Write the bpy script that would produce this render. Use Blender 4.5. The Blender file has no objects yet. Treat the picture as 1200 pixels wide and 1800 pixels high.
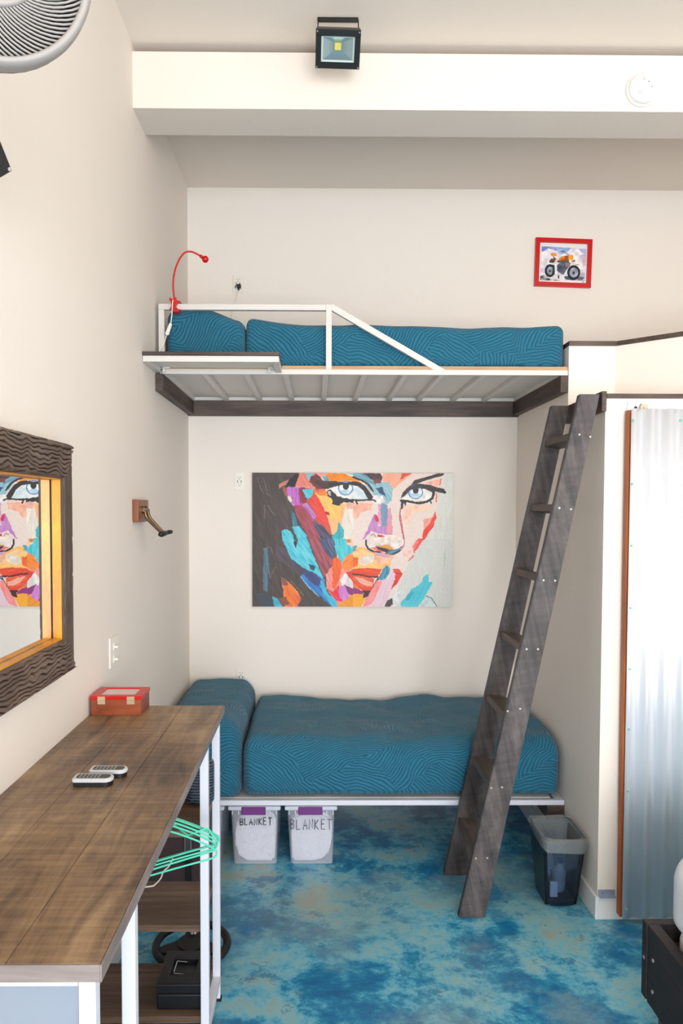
import bpy, bmesh, math, random
import numpy as np
from mathutils import Vector, Matrix
random.seed(7)
S = bpy.context.scene
COL = S.collection
# ---------------------------------------------------------------- camera
cam_d = bpy.data.cameras.new('camera'); cam = bpy.data.objects.new('camera', cam_d); COL.objects.link(cam)
yaw, pitch, roll = 0.0102, -0.0424, 0.0023
f = Vector((math.sin(yaw)*math.cos(pitch), math.cos(yaw)*math.cos(pitch), math.sin(pitch)))
r0 = Vector((math.cos(yaw), -math.sin(yaw), 0)); u0 = r0.cross(f)
r = math.cos(roll)*r0 + math.sin(roll)*u0; u = -math.sin(roll)*r0 + math.cos(roll)*u0
M = Matrix((r, u, -f)).transposed().to_4x4(); M.translation = (0.7836, -4.9296, 1.7699)
cam.matrix_world = M
cam_d.sensor_fit = 'VERTICAL'; cam_d.sensor_height = 36.0; cam_d.sensor_width = 24.0
cam_d.lens = 1417.06/1800*36.0
cam_d.shift_x = (600-572.03)/1800; cam_d.shift_y = (956.36-900)/1800
cam_d.clip_start = 0.02
S.camera = cam
# ---------------------------------------------------------------- colour management, world, lights
S.view_settings.view_transform = 'Standard'; S.view_settings.look = 'None'
S.view_settings.gamma = 1.0; S.view_settings.use_curve_mapping = False
S.view_settings.exposure = -0.13
W = bpy.data.worlds.new('sky'); S.world = W; W.use_nodes = True
W.node_tree.nodes['Background'].inputs[0].default_value = (0.62, 0.78, 1.0, 1)
W.node_tree.nodes['Background'].inputs[1].default_value = 1.2
def area(name, loc, rot, sx, sy, power, col):
    d = bpy.data.lights.new(name, 'AREA'); d.shape = 'RECTANGLE'; d.size = sx; d.size_y = sy
    d.energy = power; d.color = col
    o = bpy.data.objects.new(name, d); o.location = loc; o.rotation_euler = rot; COL.objects.link(o); return o
# daylight entering through the two glazed openings of the rear wall and the right wall
area('window_daylight', (1.7, -8.9, 1.35), (math.radians(90), 0, 0), 2.6, 2.3, 410, (0.94, 0.96, 1.0))
area('window_daylight', (3.82, -4.2, 1.5), (math.radians(90), 0, math.radians(90)), 1.7, 1.6, 9, (0.95, 0.97, 1.0))
# ---------------------------------------------------------------- helpers
def s2l(c):
    c = np.asarray(c, float)/255.0
    return np.where(c <= 0.04045, c/12.92, ((c+0.055)/1.055)**2.4)
def C(r_, g, b): return tuple(float(x) for x in s2l((r_, g, b)))+(1.0,)

def new_mat(name):
    m = bpy.data.materials.new(name); m.use_nodes = True
    nt = m.node_tree; return m, nt, nt.nodes['Principled BSDF']
def plain(name, col, rough=0.5, metal=0.0, bump=0.0, bscale=200, spec=0.5, var=0.0):
    m, nt, b = new_mat(name)
    b.inputs['Base Color'].default_value = C(*col); b.inputs['Roughness'].default_value = rough
    b.inputs['Metallic'].default_value = metal; b.inputs['Specular IOR Level'].default_value = spec
    tc = nt.nodes.new('ShaderNodeTexCoord'); n = nt.nodes.new('ShaderNodeTexNoise')
    n.inputs['Scale'].default_value = bscale; n.inputs['Detail'].default_value = 4
    nt.links.new(tc.outputs['Object'], n.inputs['Vector'])
    if bump > 0:
        bp = nt.nodes.new('ShaderNodeBump'); bp.inputs['Strength'].default_value = 1; bp.inputs['Distance'].default_value = bump
        nt.links.new(n.outputs['Fac'], bp.inputs['Height']); nt.links.new(bp.outputs['Normal'], b.inputs['Normal'])
    if var > 0:
        n2 = nt.nodes.new('ShaderNodeTexNoise'); n2.inputs['Scale'].default_value = 3; n2.inputs['Detail'].default_value = 5
        nt.links.new(tc.outputs['Object'], n2.inputs['Vector'])
        mx = nt.nodes.new('ShaderNodeMix'); mx.data_type = 'RGBA'
        mx.inputs['A'].default_value = C(*[max(0, c*(1-var)) for c in col]); mx.inputs['B'].default_value = C(*[min(255, c*(1+var)) for c in col])
        nt.links.new(n2.outputs['Fac'], mx.inputs['Factor']); nt.links.new(mx.outputs['Result'], b.inputs['Base Color'])
    return m
def ramp(nt, stops):
    rp = nt.nodes.new('ShaderNodeValToRGB'); cr = rp.color_ramp
    while len(cr.elements) > 1: cr.elements.remove(cr.elements[-1])
    cr.elements[0].position = stops[0][0]; cr.elements[0].color = C(*stops[0][1])
    for p, c in stops[1:]:
        e = cr.elements.new(p); e.color = C(*c)
    return rp
def wood(name, stops, along=(0.06, 1, 1), scale=30, rot=(0, 0, 0), rough=0.55, bump=0.0006, wear=None, saw=None):
    """grain streaks along one axis, big tonal patches, optional worn patches and saw marks"""
    m, nt, b = new_mat(name); L = nt.links.new
    tc = nt.nodes.new('ShaderNodeTexCoord')
    mp = nt.nodes.new('ShaderNodeMapping'); mp.inputs['Rotation'].default_value = rot
    L(tc.outputs['Object'], mp.inputs['Vector'])
    mp2 = nt.nodes.new('ShaderNodeMapping'); mp2.inputs['Scale'].default_value = along
    L(mp.outputs['Vector'], mp2.inputs['Vector'])
    n = nt.nodes.new('ShaderNodeTexNoise'); n.inputs['Scale'].default_value = scale; n.inputs['Detail'].default_value = 8
    n.inputs['Roughness'].default_value = 0.65; n.inputs['Distortion'].default_value = 0.6
    L(mp2.outputs['Vector'], n.inputs['Vector'])
    mp3 = nt.nodes.new('ShaderNodeMapping'); mp3.inputs['Scale'].default_value = tuple(0.35+0.65*a for a in along)
    L(mp.outputs['Vector'], mp3.inputs['Vector'])
    n2 = nt.nodes.new('ShaderNodeTexNoise'); n2.inputs['Scale'].default_value = scale*0.2; n2.inputs['Detail'].default_value = 5
    L(mp3.outputs['Vector'], n2.inputs['Vector'])
    mix = nt.nodes.new('ShaderNodeMath'); mix.operation = 'MULTIPLY_ADD'
    L(n.outputs['Fac'], mix.inputs[0]); mix.inputs[1].default_value = 0.55
    m2 = nt.nodes.new('ShaderNodeMath'); m2.operation = 'MULTIPLY'; L(n2.outputs['Fac'], m2.inputs[0]); m2.inputs[1].default_value = 0.45
    L(m2.outputs[0], mix.inputs[2])
    fac = mix.outputs[0]
    if saw:
        ms = nt.nodes.new('ShaderNodeMapping'); ms.inputs['Scale'].default_value = saw
        L(mp.outputs['Vector'], ms.inputs['Vector'])
        n3 = nt.nodes.new('ShaderNodeTexNoise'); n3.inputs['Scale'].default_value = scale; n3.inputs['Detail'].default_value = 3
        L(ms.outputs['Vector'], n3.inputs['Vector'])
        ad = nt.nodes.new('ShaderNodeMath'); ad.operation = 'MULTIPLY_ADD'; L(n3.outputs['Fac'], ad.inputs[0]); ad.inputs[1].default_value = 0.22
        sb = nt.nodes.new('ShaderNodeMath'); sb.operation = 'SUBTRACT'; L(fac, sb.inputs[0]); sb.inputs[1].default_value = 0.11
        L(sb.outputs[0], ad.inputs[2]); fac = ad.outputs[0]
    rp = ramp(nt, stops); L(fac, rp.inputs['Fac'])
    out = rp.outputs['Color']
    if wear:
        nw = nt.nodes.new('ShaderNodeTexNoise'); nw.inputs['Scale'].default_value = 5; nw.inputs['Detail'].default_value = 8; nw.inputs['Roughness'].default_value = 0.75
        L(mp3.outputs['Vector'], nw.inputs['Vector'])
        mr = nt.nodes.new('ShaderNodeMapRange'); mr.inputs['From Min'].default_value = 0.52; mr.inputs['From Max'].default_value = 0.72
        mr.inputs['To Max'].default_value = 0.6
        L(nw.outputs['Fac'], mr.inputs['Value'])
        mx = nt.nodes.new('ShaderNodeMix'); mx.data_type = 'RGBA'; L(mr.outputs[0], mx.inputs['Factor'])
        L(out, mx.inputs['A']); mx.inputs['B'].default_value = C(*wear); out = mx.outputs['Result']
    L(out, b.inputs['Base Color']); b.inputs['Roughness'].default_value = rough
    bp = nt.nodes.new('ShaderNodeBump'); bp.inputs['Distance'].default_value = bump; L(n.outputs['Fac'], bp.inputs['Height']); L(bp.outputs['Normal'], b.inputs['Normal'])
    return m

def new_bm(): return bmesh.new()
def add_box(bm, x0, x1, y0, y1, z0, z1, bevel=0.0, seg=2):
    vs = [bm.verts.new((x, y, z)) for x in (x0, x1) for y in (y0, y1) for z in (z0, z1)]
    q = [(0,1,3,2),(4,6,7,5),(0,4,5,1),(2,3,7,6),(0,2,6,4),(1,5,7,3)]
    fs = [bm.faces.new([vs[i] for i in k]) for k in q]
    if bevel > 0:
        es = list({e for ff in fs for e in ff.edges})
        bmesh.ops.bevel(bm, geom=es, offset=bevel, segments=seg, profile=0.5, affect='EDGES')
    return vs
def box(x0, x1, y0, y1, z0, z1, bevel=0.0, seg=2):
    bm = new_bm(); add_box(bm, x0, x1, y0, y1, z0, z1, bevel, seg); return bm
def add_prism(bm, pts, axis, a0, a1, bevel=0.0):
    """extrude a polygon (2D pts in the other two axes) along axis"""
    def P(p, a):
        return {'x': (a, p[0], p[1]), 'y': (p[0], a, p[1]), 'z': (p[0], p[1], a)}[axis]
    A = [bm.verts.new(P(p, a0)) for p in pts]; B = [bm.verts.new(P(p, a1)) for p in pts]
    n = len(pts); fs = [bm.faces.new(A), bm.faces.new(B[::-1])]
    for i in range(n): fs.append(bm.faces.new([A[i], B[i], B[(i+1) % n], A[(i+1) % n]]))
    if bevel > 0:
        es = list({e for ff in fs for e in ff.edges}); bmesh.ops.bevel(bm, geom=es, offset=bevel, segments=2, affect='EDGES')
def prism(pts, axis, a0, a1, bevel=0.0):
    bm = new_bm(); add_prism(bm, pts, axis, a0, a1, bevel); bmesh.ops.recalc_face_normals(bm, faces=bm.faces); return bm
def add_tube(bm, pts, rad, seg=10, closed=False):
    pts = [Vector(p) for p in pts]; n = len(pts)
    rads = rad if isinstance(rad, (list, tuple)) else [rad]*n
    rings = []; prev = None
    for i, p in enumerate(pts):
        if closed: t = (pts[(i+1) % n]-pts[i-1]).normalized()
        else: t = (pts[min(i+1, n-1)]-pts[max(i-1, 0)]).normalized()
        if prev is None:
            a = Vector((0, 0, 1)) if abs(t.z) < 0.9 else Vector((1, 0, 0)); nrm = t.cross(a).normalized()
        else:
            nrm = (prev - t*prev.dot(t)).normalized()
        prev = nrm; bn = t.cross(nrm)
        rings.append([bm.verts.new(p + rads[i]*(math.cos(2*math.pi*k/seg)*nrm+math.sin(2*math.pi*k/seg)*bn)) for k in range(seg)])
    m = n if closed else n-1
    for i in range(m):
        A, B = rings[i], rings[(i+1) % n]
        for k in range(seg): bm.faces.new([A[k], A[(k+1) % seg], B[(k+1) % seg], B[k]])
    if not closed: bm.faces.new(rings[0][::-1]); bm.faces.new(rings[-1])
def tube(pts, rad, seg=10, closed=False):
    bm = new_bm(); add_tube(bm, pts, rad, seg, closed); bmesh.ops.recalc_face_normals(bm, faces=bm.faces); return bm
def smooth_path(pts, n=8):
    P = [Vector(p) for p in pts]; out = []
    for i in range(len(P)-1):
        a = P[max(i-1, 0)]; b = P[i]; c = P[i+1]; d = P[min(i+2, len(P)-1)]
        for k in range(n):
            t = k/n; out.append(0.5*((2*b)+(c-a)*t+(2*a-5*b+4*c-d)*t*t+(3*b-a-3*c+d)*t**3))
    out.append(P[-1]); return out
def add_disc(bm, c, axis, rad, a0, a1, seg=24):
    pts = [(c[0]+rad*math.cos(2*math.pi*k/seg), c[1]+rad*math.sin(2*math.pi*k/seg)) for k in range(seg)]
    add_prism(bm, pts, axis, a0, a1)
def lathe(profile, seg=32):
    bm = new_bm(); rings = []
    for rr, z in profile: rings.append([bm.verts.new((rr*math.cos(2*math.pi*k/seg), rr*math.sin(2*math.pi*k/seg), z)) for k in range(seg)])
    for A, B in zip(rings, rings[1:]):
        for k in range(seg): bm.faces.new([A[k], A[(k+1) % seg], B[(k+1) % seg], B[k]])
    bm.faces.new(rings[0][::-1]); bm.faces.new(rings[-1])
    bmesh.ops.recalc_face_normals(bm, faces=bm.faces); return bm
def grid_surface(fn, nu, nv, thick=None, wrap=False):
    bm = new_bm(); g = [[bm.verts.new(fn(i/nu, j/nv)) for j in range(nv+1)] for i in range(nu+1)]
    for i in range(nu):
        for j in range(nv): bm.faces.new([g[i][j], g[i+1][j], g[i+1][j+1], g[i][j+1]])
    return bm

def org(parent):
    v = Vector((0, 0, 0))
    while parent is not None: v += parent.location; parent = parent.parent
    return v
def obj(name, bm, mat, parent=None, label=None, smooth=False, auto=None):
    """one mesh object; bm is in world coordinates"""
    me = bpy.data.meshes.new(name)
    bm.verts.ensure_lookup_table()
    if parent is None:
        xs = [v.co for v in bm.verts]
        lo = Vector([min(c[i] for c in xs) for i in range(3)]); hi = Vector([max(c[i] for c in xs) for i in range(3)])
        o_ = Vector(((lo.x+hi.x)/2, (lo.y+hi.y)/2, lo.z))
    else: o_ = org(parent)
    for v in bm.verts: v.co -= o_
    bm.to_mesh(me); bm.free()
    if smooth:
        for p in me.polygons: p.use_smooth = True
    me.materials.append(mat)
    o = bpy.data.objects.new(name, me); COL.objects.link(o)
    if parent is None: o.location = o_
    else: o.parent = parent
    if label: o['label'] = label
    if smooth and auto:
        md = o.modifiers.new('e', 'EDGE_SPLIT'); md.split_angle = math.radians(auto)
    return o
def tag(o, label, cat, group=None):
    o['label'] = label; o['category'] = cat
    if group: o['group'] = group
    return o
def thing(name, label, cat, loc, group=None, rz=0):
    o = bpy.data.objects.new(name, None); o.location = loc; o.rotation_euler = (0, 0, rz); o.empty_display_size = 0.05
    COL.objects.link(o); return tag(o, label, cat, group)
def struct(name, bm, mat, parent=None, smooth=False):
    bmesh.ops.recalc_face_normals(bm, faces=bm.faces)
    o = obj(name, bm, mat, parent, smooth=smooth)
    if parent is None: o['kind'] = 'structure'
    return o
def vnoise(x, y, z=0.0, s=1.0):
    from mathutils import noise as N
    return N.noise(Vector((x*s, y*s, z*s)))
def copy_tree(o, parent=None):
    c = o.copy(); COL.objects.link(c); c.parent = parent
    for ch in list(o.children): copy_tree(ch, c)
    return c

# ---------------------------------------------------------------- materials
M_wall = plain('wall_paint', (239, 230, 220), 0.7, bump=0.0006, bscale=60, spec=0.25)
M_ceil = plain('ceiling_paint', (238, 227, 215), 0.75, bump=0.0006, bscale=60, spec=0.2)
M_trim = plain('white_trim', (238, 238, 238), 0.45)
M_steel = plain('white_steel', (216, 210, 204), 0.42, bump=0.0002, bscale=90, var=0.03)
M_steelc = plain('cool_white_steel', (214, 216, 226), 0.4, bump=0.0002, bscale=90)
M_panel = plain('ceiling_board', (226, 220, 212), 0.6)
DK = [(0.30, (38, 28, 24)), (0.45, (62, 48, 42)), (0.55, (84, 68, 60)), (0.7, (110, 92, 80))]
M_dkx = wood('dark_wood_x', DK, (0.05, 1, 1), 40)
M_dky = wood('dark_wood_y', DK, (1, 0.05, 1), 40)
M_lad = wood('ladder_wood', [(0.34, (38, 33, 34)), (0.46, (60, 53, 54)), (0.54, (74, 66, 66)), (0.68, (100, 91, 88))], (1, 1, 0.05), 45, rot=(0, math.radians(11.6), 0), wear=(128, 118, 113), saw=(0.12, 0.12, 0.9))
M_rung = wood('rung_wood', [(0.3, (54, 46, 42)), (0.5, (82, 71, 64)), (0.7, (112, 100, 90))], (1, 0.05, 1), 45)
M_shelf = wood('shelf_wood', [(0.3, (52, 37, 27)), (0.45, (84, 62, 47)), (0.55, (104, 80, 62)), (0.72, (132, 106, 84))], (0.05, 1, 1), 45)
M_black = plain('black_plastic', (12, 12, 13), 0.45, bump=0.0001, bscale=400)
M_blackm = plain('black_metal', (26, 27, 32), 0.4, metal=0.3)
M_chrome = plain('chrome', (210, 210, 215), 0.2, metal=1.0)
M_screwt = plain('teal_screw', (120, 195, 175), 0.35, metal=0.2)
M_plywood = wood('plywood_edge', [(0.3, (150, 112, 78)), (0.6, (196, 160, 120)), (0.75, (214, 184, 146))], (0.05, 1, 1), 50)
M_white = plain('white_plastic', (236, 230, 220), 0.35)
M_red = plain('red_enamel', (200, 14, 18), 0.3)

# floor: mottled blue acid-stained concrete
def mk_floor():
    m, nt, b = new_mat('stained_concrete'); L = nt.links.new
    tc = nt.nodes.new('ShaderNodeTexCoord')
    def noise(scale, det, rough, dist=0.0, loc=(0, 0, 0)):
        mp = nt.nodes.new('ShaderNodeMapping'); mp.inputs['Location'].default_value = loc; L(tc.outputs['Object'], mp.inputs['Vector'])
        n = nt.nodes.new('ShaderNodeTexNoise'); n.inputs['Scale'].default_value = scale; n.inputs['Detail'].default_value = det
        n.inputs['Roughness'].default_value = rough; n.inputs['Distortion'].default_value = dist; L(mp.outputs['Vector'], n.inputs['Vector']); return n.outputs['Fac']
    a = noise(2.9, 15, 0.74, 0.12)
    rp = ramp(nt, [(0.36, (156, 166, 154)), (0.43, (130, 184, 194)), (0.485, (92, 172, 200)), (0.52, (44, 140, 176)), (0.56, (14, 116, 164)), (0.63, (6, 94, 144))]); L(a, rp.inputs['Fac'])
    c = noise(1.5, 9, 0.68, 0.1, (4, 9, 0)); mr = nt.nodes.new('ShaderNodeMapRange'); mr.inputs['From Min'].default_value = 0.5; mr.inputs['From Max'].default_value = 0.66; mr.inputs['To Max'].default_value = 0.75; L(c, mr.inputs['Value'])
    mx = nt.nodes.new('ShaderNodeMix'); mx.data_type = 'RGBA'; L(mr.outputs[0], mx.inputs['Factor']); L(rp.outputs['Color'], mx.inputs['A']); mx.inputs['B'].default_value = C(140, 176, 176)
    d = noise(5.0, 15, 0.82, 0.0, (2, 3, 7)); mr2 = nt.nodes.new('ShaderNodeMapRange'); mr2.inputs['From Min'].default_value = 0.54; mr2.inputs['From Max'].default_value = 0.58; mr2.inputs['To Max'].default_value = 0.75; L(d, mr2.inputs['Value'])
    mx2 = nt.nodes.new('ShaderNodeMix'); mx2.data_type = 'RGBA'; L(mr2.outputs[0], mx2.inputs['Factor']); L(mx.outputs['Result'], mx2.inputs['A']); mx2.inputs['B'].default_value = C(12, 112, 156)
    g = noise(0.9, 3, 0.5, 0, (1, 1, 1)); mr3 = nt.nodes.new('ShaderNodeMapRange'); mr3.inputs['From Min'].default_value = 0.5; mr3.inputs['From Max'].default_value = 0.7; mr3.inputs['To Max'].default_value = 0.35; L(g, mr3.inputs['Value'])
    mx3 = nt.nodes.new('ShaderNodeMix'); mx3.data_type = 'RGBA'; L(mr3.outputs[0], mx3.inputs['Factor']); L(mx2.outputs['Result'], mx3.inputs['A']); mx3.inputs['B'].default_value = C(168, 160, 128)
    L(mx3.outputs['Result'], b.inputs['Base Color']); b.inputs['Roughness'].default_value = 0.32; b.inputs['Specular IOR Level'].default_value = 0.4
    bp = nt.nodes.new('ShaderNodeBump'); bp.inputs['Distance'].default_value = 0.0008; L(a, bp.inputs['Height']); L(bp.outputs['Normal'], b.inputs['Normal'])
    return m
M_floor = mk_floor()

# quilt: teal cloth with fans of stitched furrows, each fan turned its own way
def mk_quilt(name, col, lite):
    m, nt, b = new_mat(name); L = nt.links.new
    def node(t): return nt.nodes.new(t)
    def mth(op, a, bb=None, c=None):
        n = node('ShaderNodeMath'); n.operation = op
        for i, v in enumerate((a, bb, c)):
            if v is None: continue
            if isinstance(v, (int, float)): n.inputs[i].default_value = v
            else: L(v, n.inputs[i])
        return n.outputs[0]
    tc = node('ShaderNodeTexCoord'); sp = node('ShaderNodeSeparateXYZ'); L(tc.outputs['Object'], sp.inputs[0])
    s = mth('ADD', sp.outputs['Y'], sp.outputs['Z'])
    cb = node('ShaderNodeCombineXYZ'); L(sp.outputs['X'], cb.inputs[0]); L(s, cb.inputs[1])
    wn = node('ShaderNodeTexNoise'); wn.inputs['Scale'].default_value = 6; L(cb.outputs[0], wn.inputs['Vector'])
    wo = node('ShaderNodeVectorMath'); wo.operation = 'MULTIPLY_ADD'; L(wn.outputs['Color'], wo.inputs[0]); wo.inputs[1].default_value = (0.08, 0.08, 0); L(cb.outputs[0], wo.inputs[2])
    vo = node('ShaderNodeTexVoronoi'); vo.voronoi_dimensions = '2D'; vo.inputs['Scale'].default_value = 4.6; L(wo.outputs[0], vo.inputs['Vector'])
    of0 = node('ShaderNodeVectorMath'); of0.operation = 'MULTIPLY_ADD'; L(vo.outputs['Color'], of0.inputs[0]); of0.inputs[1].default_value = (1, 1, 0); of0.inputs[2].default_value = (-0.5, -0.5, 0)
    ofn = node('ShaderNodeVectorMath'); ofn.operation = 'NORMALIZE'; L(of0.outputs[0], ofn.inputs[0])
    off = node('ShaderNodeVectorMath'); off.operation = 'SCALE'; L(ofn.outputs[0], off.inputs[0]); off.inputs['Scale'].default_value = 0.32
    ct = node('ShaderNodeVectorMath'); ct.operation = 'ADD'; L(vo.outputs['Position'], ct.inputs[0]); L(off.outputs[0], ct.inputs[1])
    df = node('ShaderNodeVectorMath'); df.operation = 'DISTANCE'; L(wo.outputs[0], df.inputs[0]); L(ct.outputs[0], df.inputs[1])
    sn = mth('SINE', mth('MULTIPLY', df.outputs['Value'], 2*math.pi/0.0155))
    h = mth('POWER', mth('MULTIPLY_ADD', sn, 0.5, 0.5), 0.5)
    h = mth('ADD', h, 0.0)
    fn = node('ShaderNodeTexNoise'); fn.inputs['Scale'].default_value = 9; fn.inputs['Detail'].default_value = 3; L(tc.outputs['Object'], fn.inputs['Vector'])
    hh = mth('MULTIPLY_ADD', fn.outputs['Fac'], 3.0, h)
    bp = node('ShaderNodeBump'); bp.inputs['Distance'].default_value = 0.0032; L(hh, bp.inputs['Height']); L(bp.outputs['Normal'], b.inputs['Normal'])
    mx = node('ShaderNodeMix'); mx.data_type = 'RGBA'; mx.inputs['A'].default_value = C(*col); mx.inputs['B'].default_value = C(*lite); L(h, mx.inputs['Factor'])
    L(mx.outputs['Result'], b.inputs['Base Color']); b.inputs['Roughness'].default_value = 0.75
    b.inputs['Sheen Weight'].default_value = 0.15; b.inputs['Specular IOR Level'].default_value = 0.2
    return m
M_quilt = mk_quilt('teal_quilt', (24, 84, 108), (44, 112, 138))

def see_through(name, col, rough, transp, tint=(255, 255, 255)):
    m, nt, b = new_mat(name); L = nt.links.new
    b.inputs['Base Color'].default_value = C(*col); b.inputs['Roughness'].default_value = rough
    t = nt.nodes.new('ShaderNodeBsdfTransparent'); t.inputs[0].default_value = C(*tint)
    mx = nt.nodes.new('ShaderNodeMixShader'); mx.inputs[0].default_value = transp
    L(b.outputs[0], mx.inputs[1]); L(t.outputs[0], mx.inputs[2]); L(mx.outputs[0], nt.nodes['Material Output'].inputs[0])
    return m
M_tote = see_through('clear_plastic', (232, 234, 245), 0.2, 0.66)
M_bin = see_through('smoked_plastic', (60, 70, 84), 0.15, 0.72, (190, 205, 220))
M_liner = see_through('thin_white_film', (235, 240, 236), 0.25, 0.84)
M_bottle = see_through('clear_bottle', (190, 210, 235), 0.1, 0.55)
def glass(name):
    m, nt, b = new_mat(name); L = nt.links.new
    t = nt.nodes.new('ShaderNodeBsdfTransparent'); mx = nt.nodes.new('ShaderNodeMixShader'); mx.inputs[0].default_value = 0.9
    b.inputs['Base Color'].default_value = C(200, 220, 225); b.inputs['Roughness'].default_value = 0.05
    L(b.outputs[0], mx.inputs[1]); L(t.outputs[0], mx.inputs[2]); L(mx.outputs[0], nt.nodes['Material Output'].inputs[0]); return m
M_glass = glass('window_glass')

# ================================================================ STRUCTURE
RX = 3.9; RY = -9.0; HM = 3.73; HC = 3.70
struct('floor', box(-0.1, RX+0.1, RY-0.1, 0.1, -0.1, 0), M_floor)
struct('wall_back', box(-0.1, RX+0.1, 0, 0.1, 0, 3.9), M_wall)
struct('wall_left', box(-0.1, 0, RY, 0, 0, 3.9), M_wall)
bm = new_bm()   # right wall with a window opening
add_box(bm, RX, RX+0.1, -3.3, 0, 0, 3.9); add_box(bm, RX, RX+0.1, RY, -5.1, 0, 3.9)
add_box(bm, RX, RX+0.1, -5.1, -3.3, 0, 0.65); add_box(bm, RX, RX+0.1, -5.1, -3.3, 2.35, 3.9)
struct('wall_right', bm, M_wall)
bm = new_bm()   # rear wall with a wide glazed opening
add_box(bm, 0, 0.4, RY-0.1, RY, 0, 3.9); add_box(bm, 3.5, RX, RY-0.1, RY, 0, 3.9)
add_box(bm, 0.4, 3.5, RY-0.1, RY, 2.55, 3.9); add_box(bm, 0.4, 3.5, RY-0.1, RY, 0, 0.15)
struct('wall_rear', bm, M_wall)
w = thing('window_1', 'wide glazed opening', 'window', (1.95, RY-0.05, 0.15)); w['kind'] = 'structure'; del w['category']
bm = new_bm()
for x in (0.4, 1.4, 2.44, 3.44): add_box(bm, x, x+0.06, RY-0.07, RY-0.02, 0.15, 2.55)
for z in (0.15, 2.49): add_box(bm, 0.46, 3.44, RY-0.068, RY-0.022, z, z+0.06)
obj('window_frame', bm, M_trim, w)
obj('glass_pane', box(0.46, 3.44, RY-0.05, RY-0.045, 0.21, 2.49), M_glass, w)
w = thing('window_2', 'side window', 'window', (RX+0.05, -4.2, 0.65)); w['kind'] = 'structure'; del w['category']
bm = new_bm()
for y in (-5.1, -4.23, -3.36): add_box(bm, RX+0.02, RX+0.07, y, y+0.06, 0.65, 2.35)
for z in (0.65, 2.29): add_box(bm, RX+0.022, RX+0.068, -5.04, -3.36, z, z+0.06)
obj('window_frame', bm, M_trim, w)
obj('glass_pane', box(RX+0.045, RX+0.05, -5.04, -3.36, 0.71, 2.29), M_glass, w)
struct('ceiling', box(-0.1, RX+0.1, RY-0.1, -1.3, HM, HM+0.15), M_ceil)
struct('ceiling_alcove', box(-0.1, RX+0.1, -1.3, 0.1, HC, HC+0.18), M_ceil)
struct('ceiling_beam', box(0, RX, -1.437, -1.192, 3.466, HC), M_ceil)
# partition box of the small room on the right, and the low loft wall on top of it
PY = -1.512
bm = new_bm()
add_box(bm, 2.0, 2.10, PY+0.1, 0, 0, 2.243)
add_box(bm, 2.0, 2.16, PY, PY+0.1, 0, 2.243); add_box(bm, 2.95, RX, PY, PY+0.1, 0, 2.243); add_box(bm, 2.16, 2.95, PY, PY+0.1, 2.13, 2.243)
add_box(bm, 2.10, RX, PY+0.1, 0, 2.15, 2.243)
struct('wall_partition', bm, M_wall)
LW = [(2.0, -1.0), (2.225, -1.0), (2.635, -1.41), (RX, -1.41), (RX, -1.31), (2.677, -1.31), (2.267, -0.9), (2.10, -0.9), (2.10, 0), (2.0, 0)]
struct('wall_loft', prism(LW, 'z', 2.243, 2.566), M_wall)
LC = [(1.998, -1.012), (2.23, -1.012), (2.640, -1.422), (RX, -1.422), (RX, -1.30), (2.672, -1.30), (2.262, -0.89), (2.11, -0.89), (2.11, 0), (1.998, 0)]
struct('trim_1', prism(LC, 'z', 2.566, 2.588), M_dkx)
struct('trim_2', box(2.002, RX, PY-0.012, PY+0.1, 2.243, 2.262), M_dkx)
struct('trim_3', box(1.98, 2.0, PY-0.014, -1.02, 2.187, 2.272, 0.002), M_dky)
bm = new_bm()
add_box(bm, 1.988, 2.0, PY-0.012, -0.012, 0, 0.1, 0.002); struct('baseboard_right', bm, M_trim)
struct('baseboard_front', box(2.0, RX, PY-0.012, PY, 0, 0.1, 0.002), M_trim)
struct('baseboard_back', box(0, 1.988, -0.012, 0, 0, 0.1, 0.002), M_trim)
struct('baseboard_left', box(0, 0.012, RY, -0.012, 0, 0.1, 0.002), M_trim)

# ================================================================ CORRUGATED DOOR
def corrugated():
    x0, x1, z0, z1 = 2.082, 2.96, 0.035, 2.192; yb = -1.5695; n = 264
    bm = new_bm(); per = 0.0765; amp = 0.0105
    rows = []
    for i in range(n+1):
        x = x0+(x1-x0)*i/n; y = yb-amp - amp*math.cos(2*math.pi*(x-2.095)/per)
        rows.append([bm.verts.new((x, y, z0)), bm.verts.new((x, y, z1)), bm.verts.new((x, y+0.0012, z0)), bm.verts.new((x, y+0.0012, z1))])
    for A, B in zip(rows, rows[1:]):
        bm.faces.new([A[0], B[0], B[1], A[1]]); bm.faces.new([A[3], B[3], B[2], A[2]])
        bm.faces.new([A[1], B[1], B[3], A[3]]); bm.faces.new([A[0], A[2], B[2], B[0]])
    return bm
M_galv = plain('galvanised_sheet', (236, 239, 245), 0.30, metal=0.42, bump=0.0003, bscale=50, var=0.02)
M_orange = wood('orange_cedar', [(0.3, (120, 52, 14)), (0.5, (168, 84, 26)), (0.7, (196, 112, 44))], (1, 1, 0.05), 40)
d = thing('sliding_door', 'sliding door faced with corrugated metal sheet with a varnished orange wood edge', 'door', (2.5, -1.56, 0.03))
obj('door_slab', box(2.078, 2.96, -1.568, -1.530, 0.035, 2.188), M_orange, d)
obj('metal_sheet', corrugated(), M_galv, d, smooth=True)
for x, z in ((2.089, 2.144), (2.089, 1.88), (2.091, 1.624), (2.091, 1.363), (2.092, 1.106), (2.093, .852), (2.094, .589), (2.095, .332), (2.096, .08), (2.287, 2.143)):
    bm = new_bm(); add_disc(bm, (x, z), 'y', 0.0048, -1.595, -1.584, 12); add_disc(bm, (x, z), 'y', 0.0028, -1.598, -1.595, 6)
    obj('screw', bm, M_screwt, d)
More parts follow.
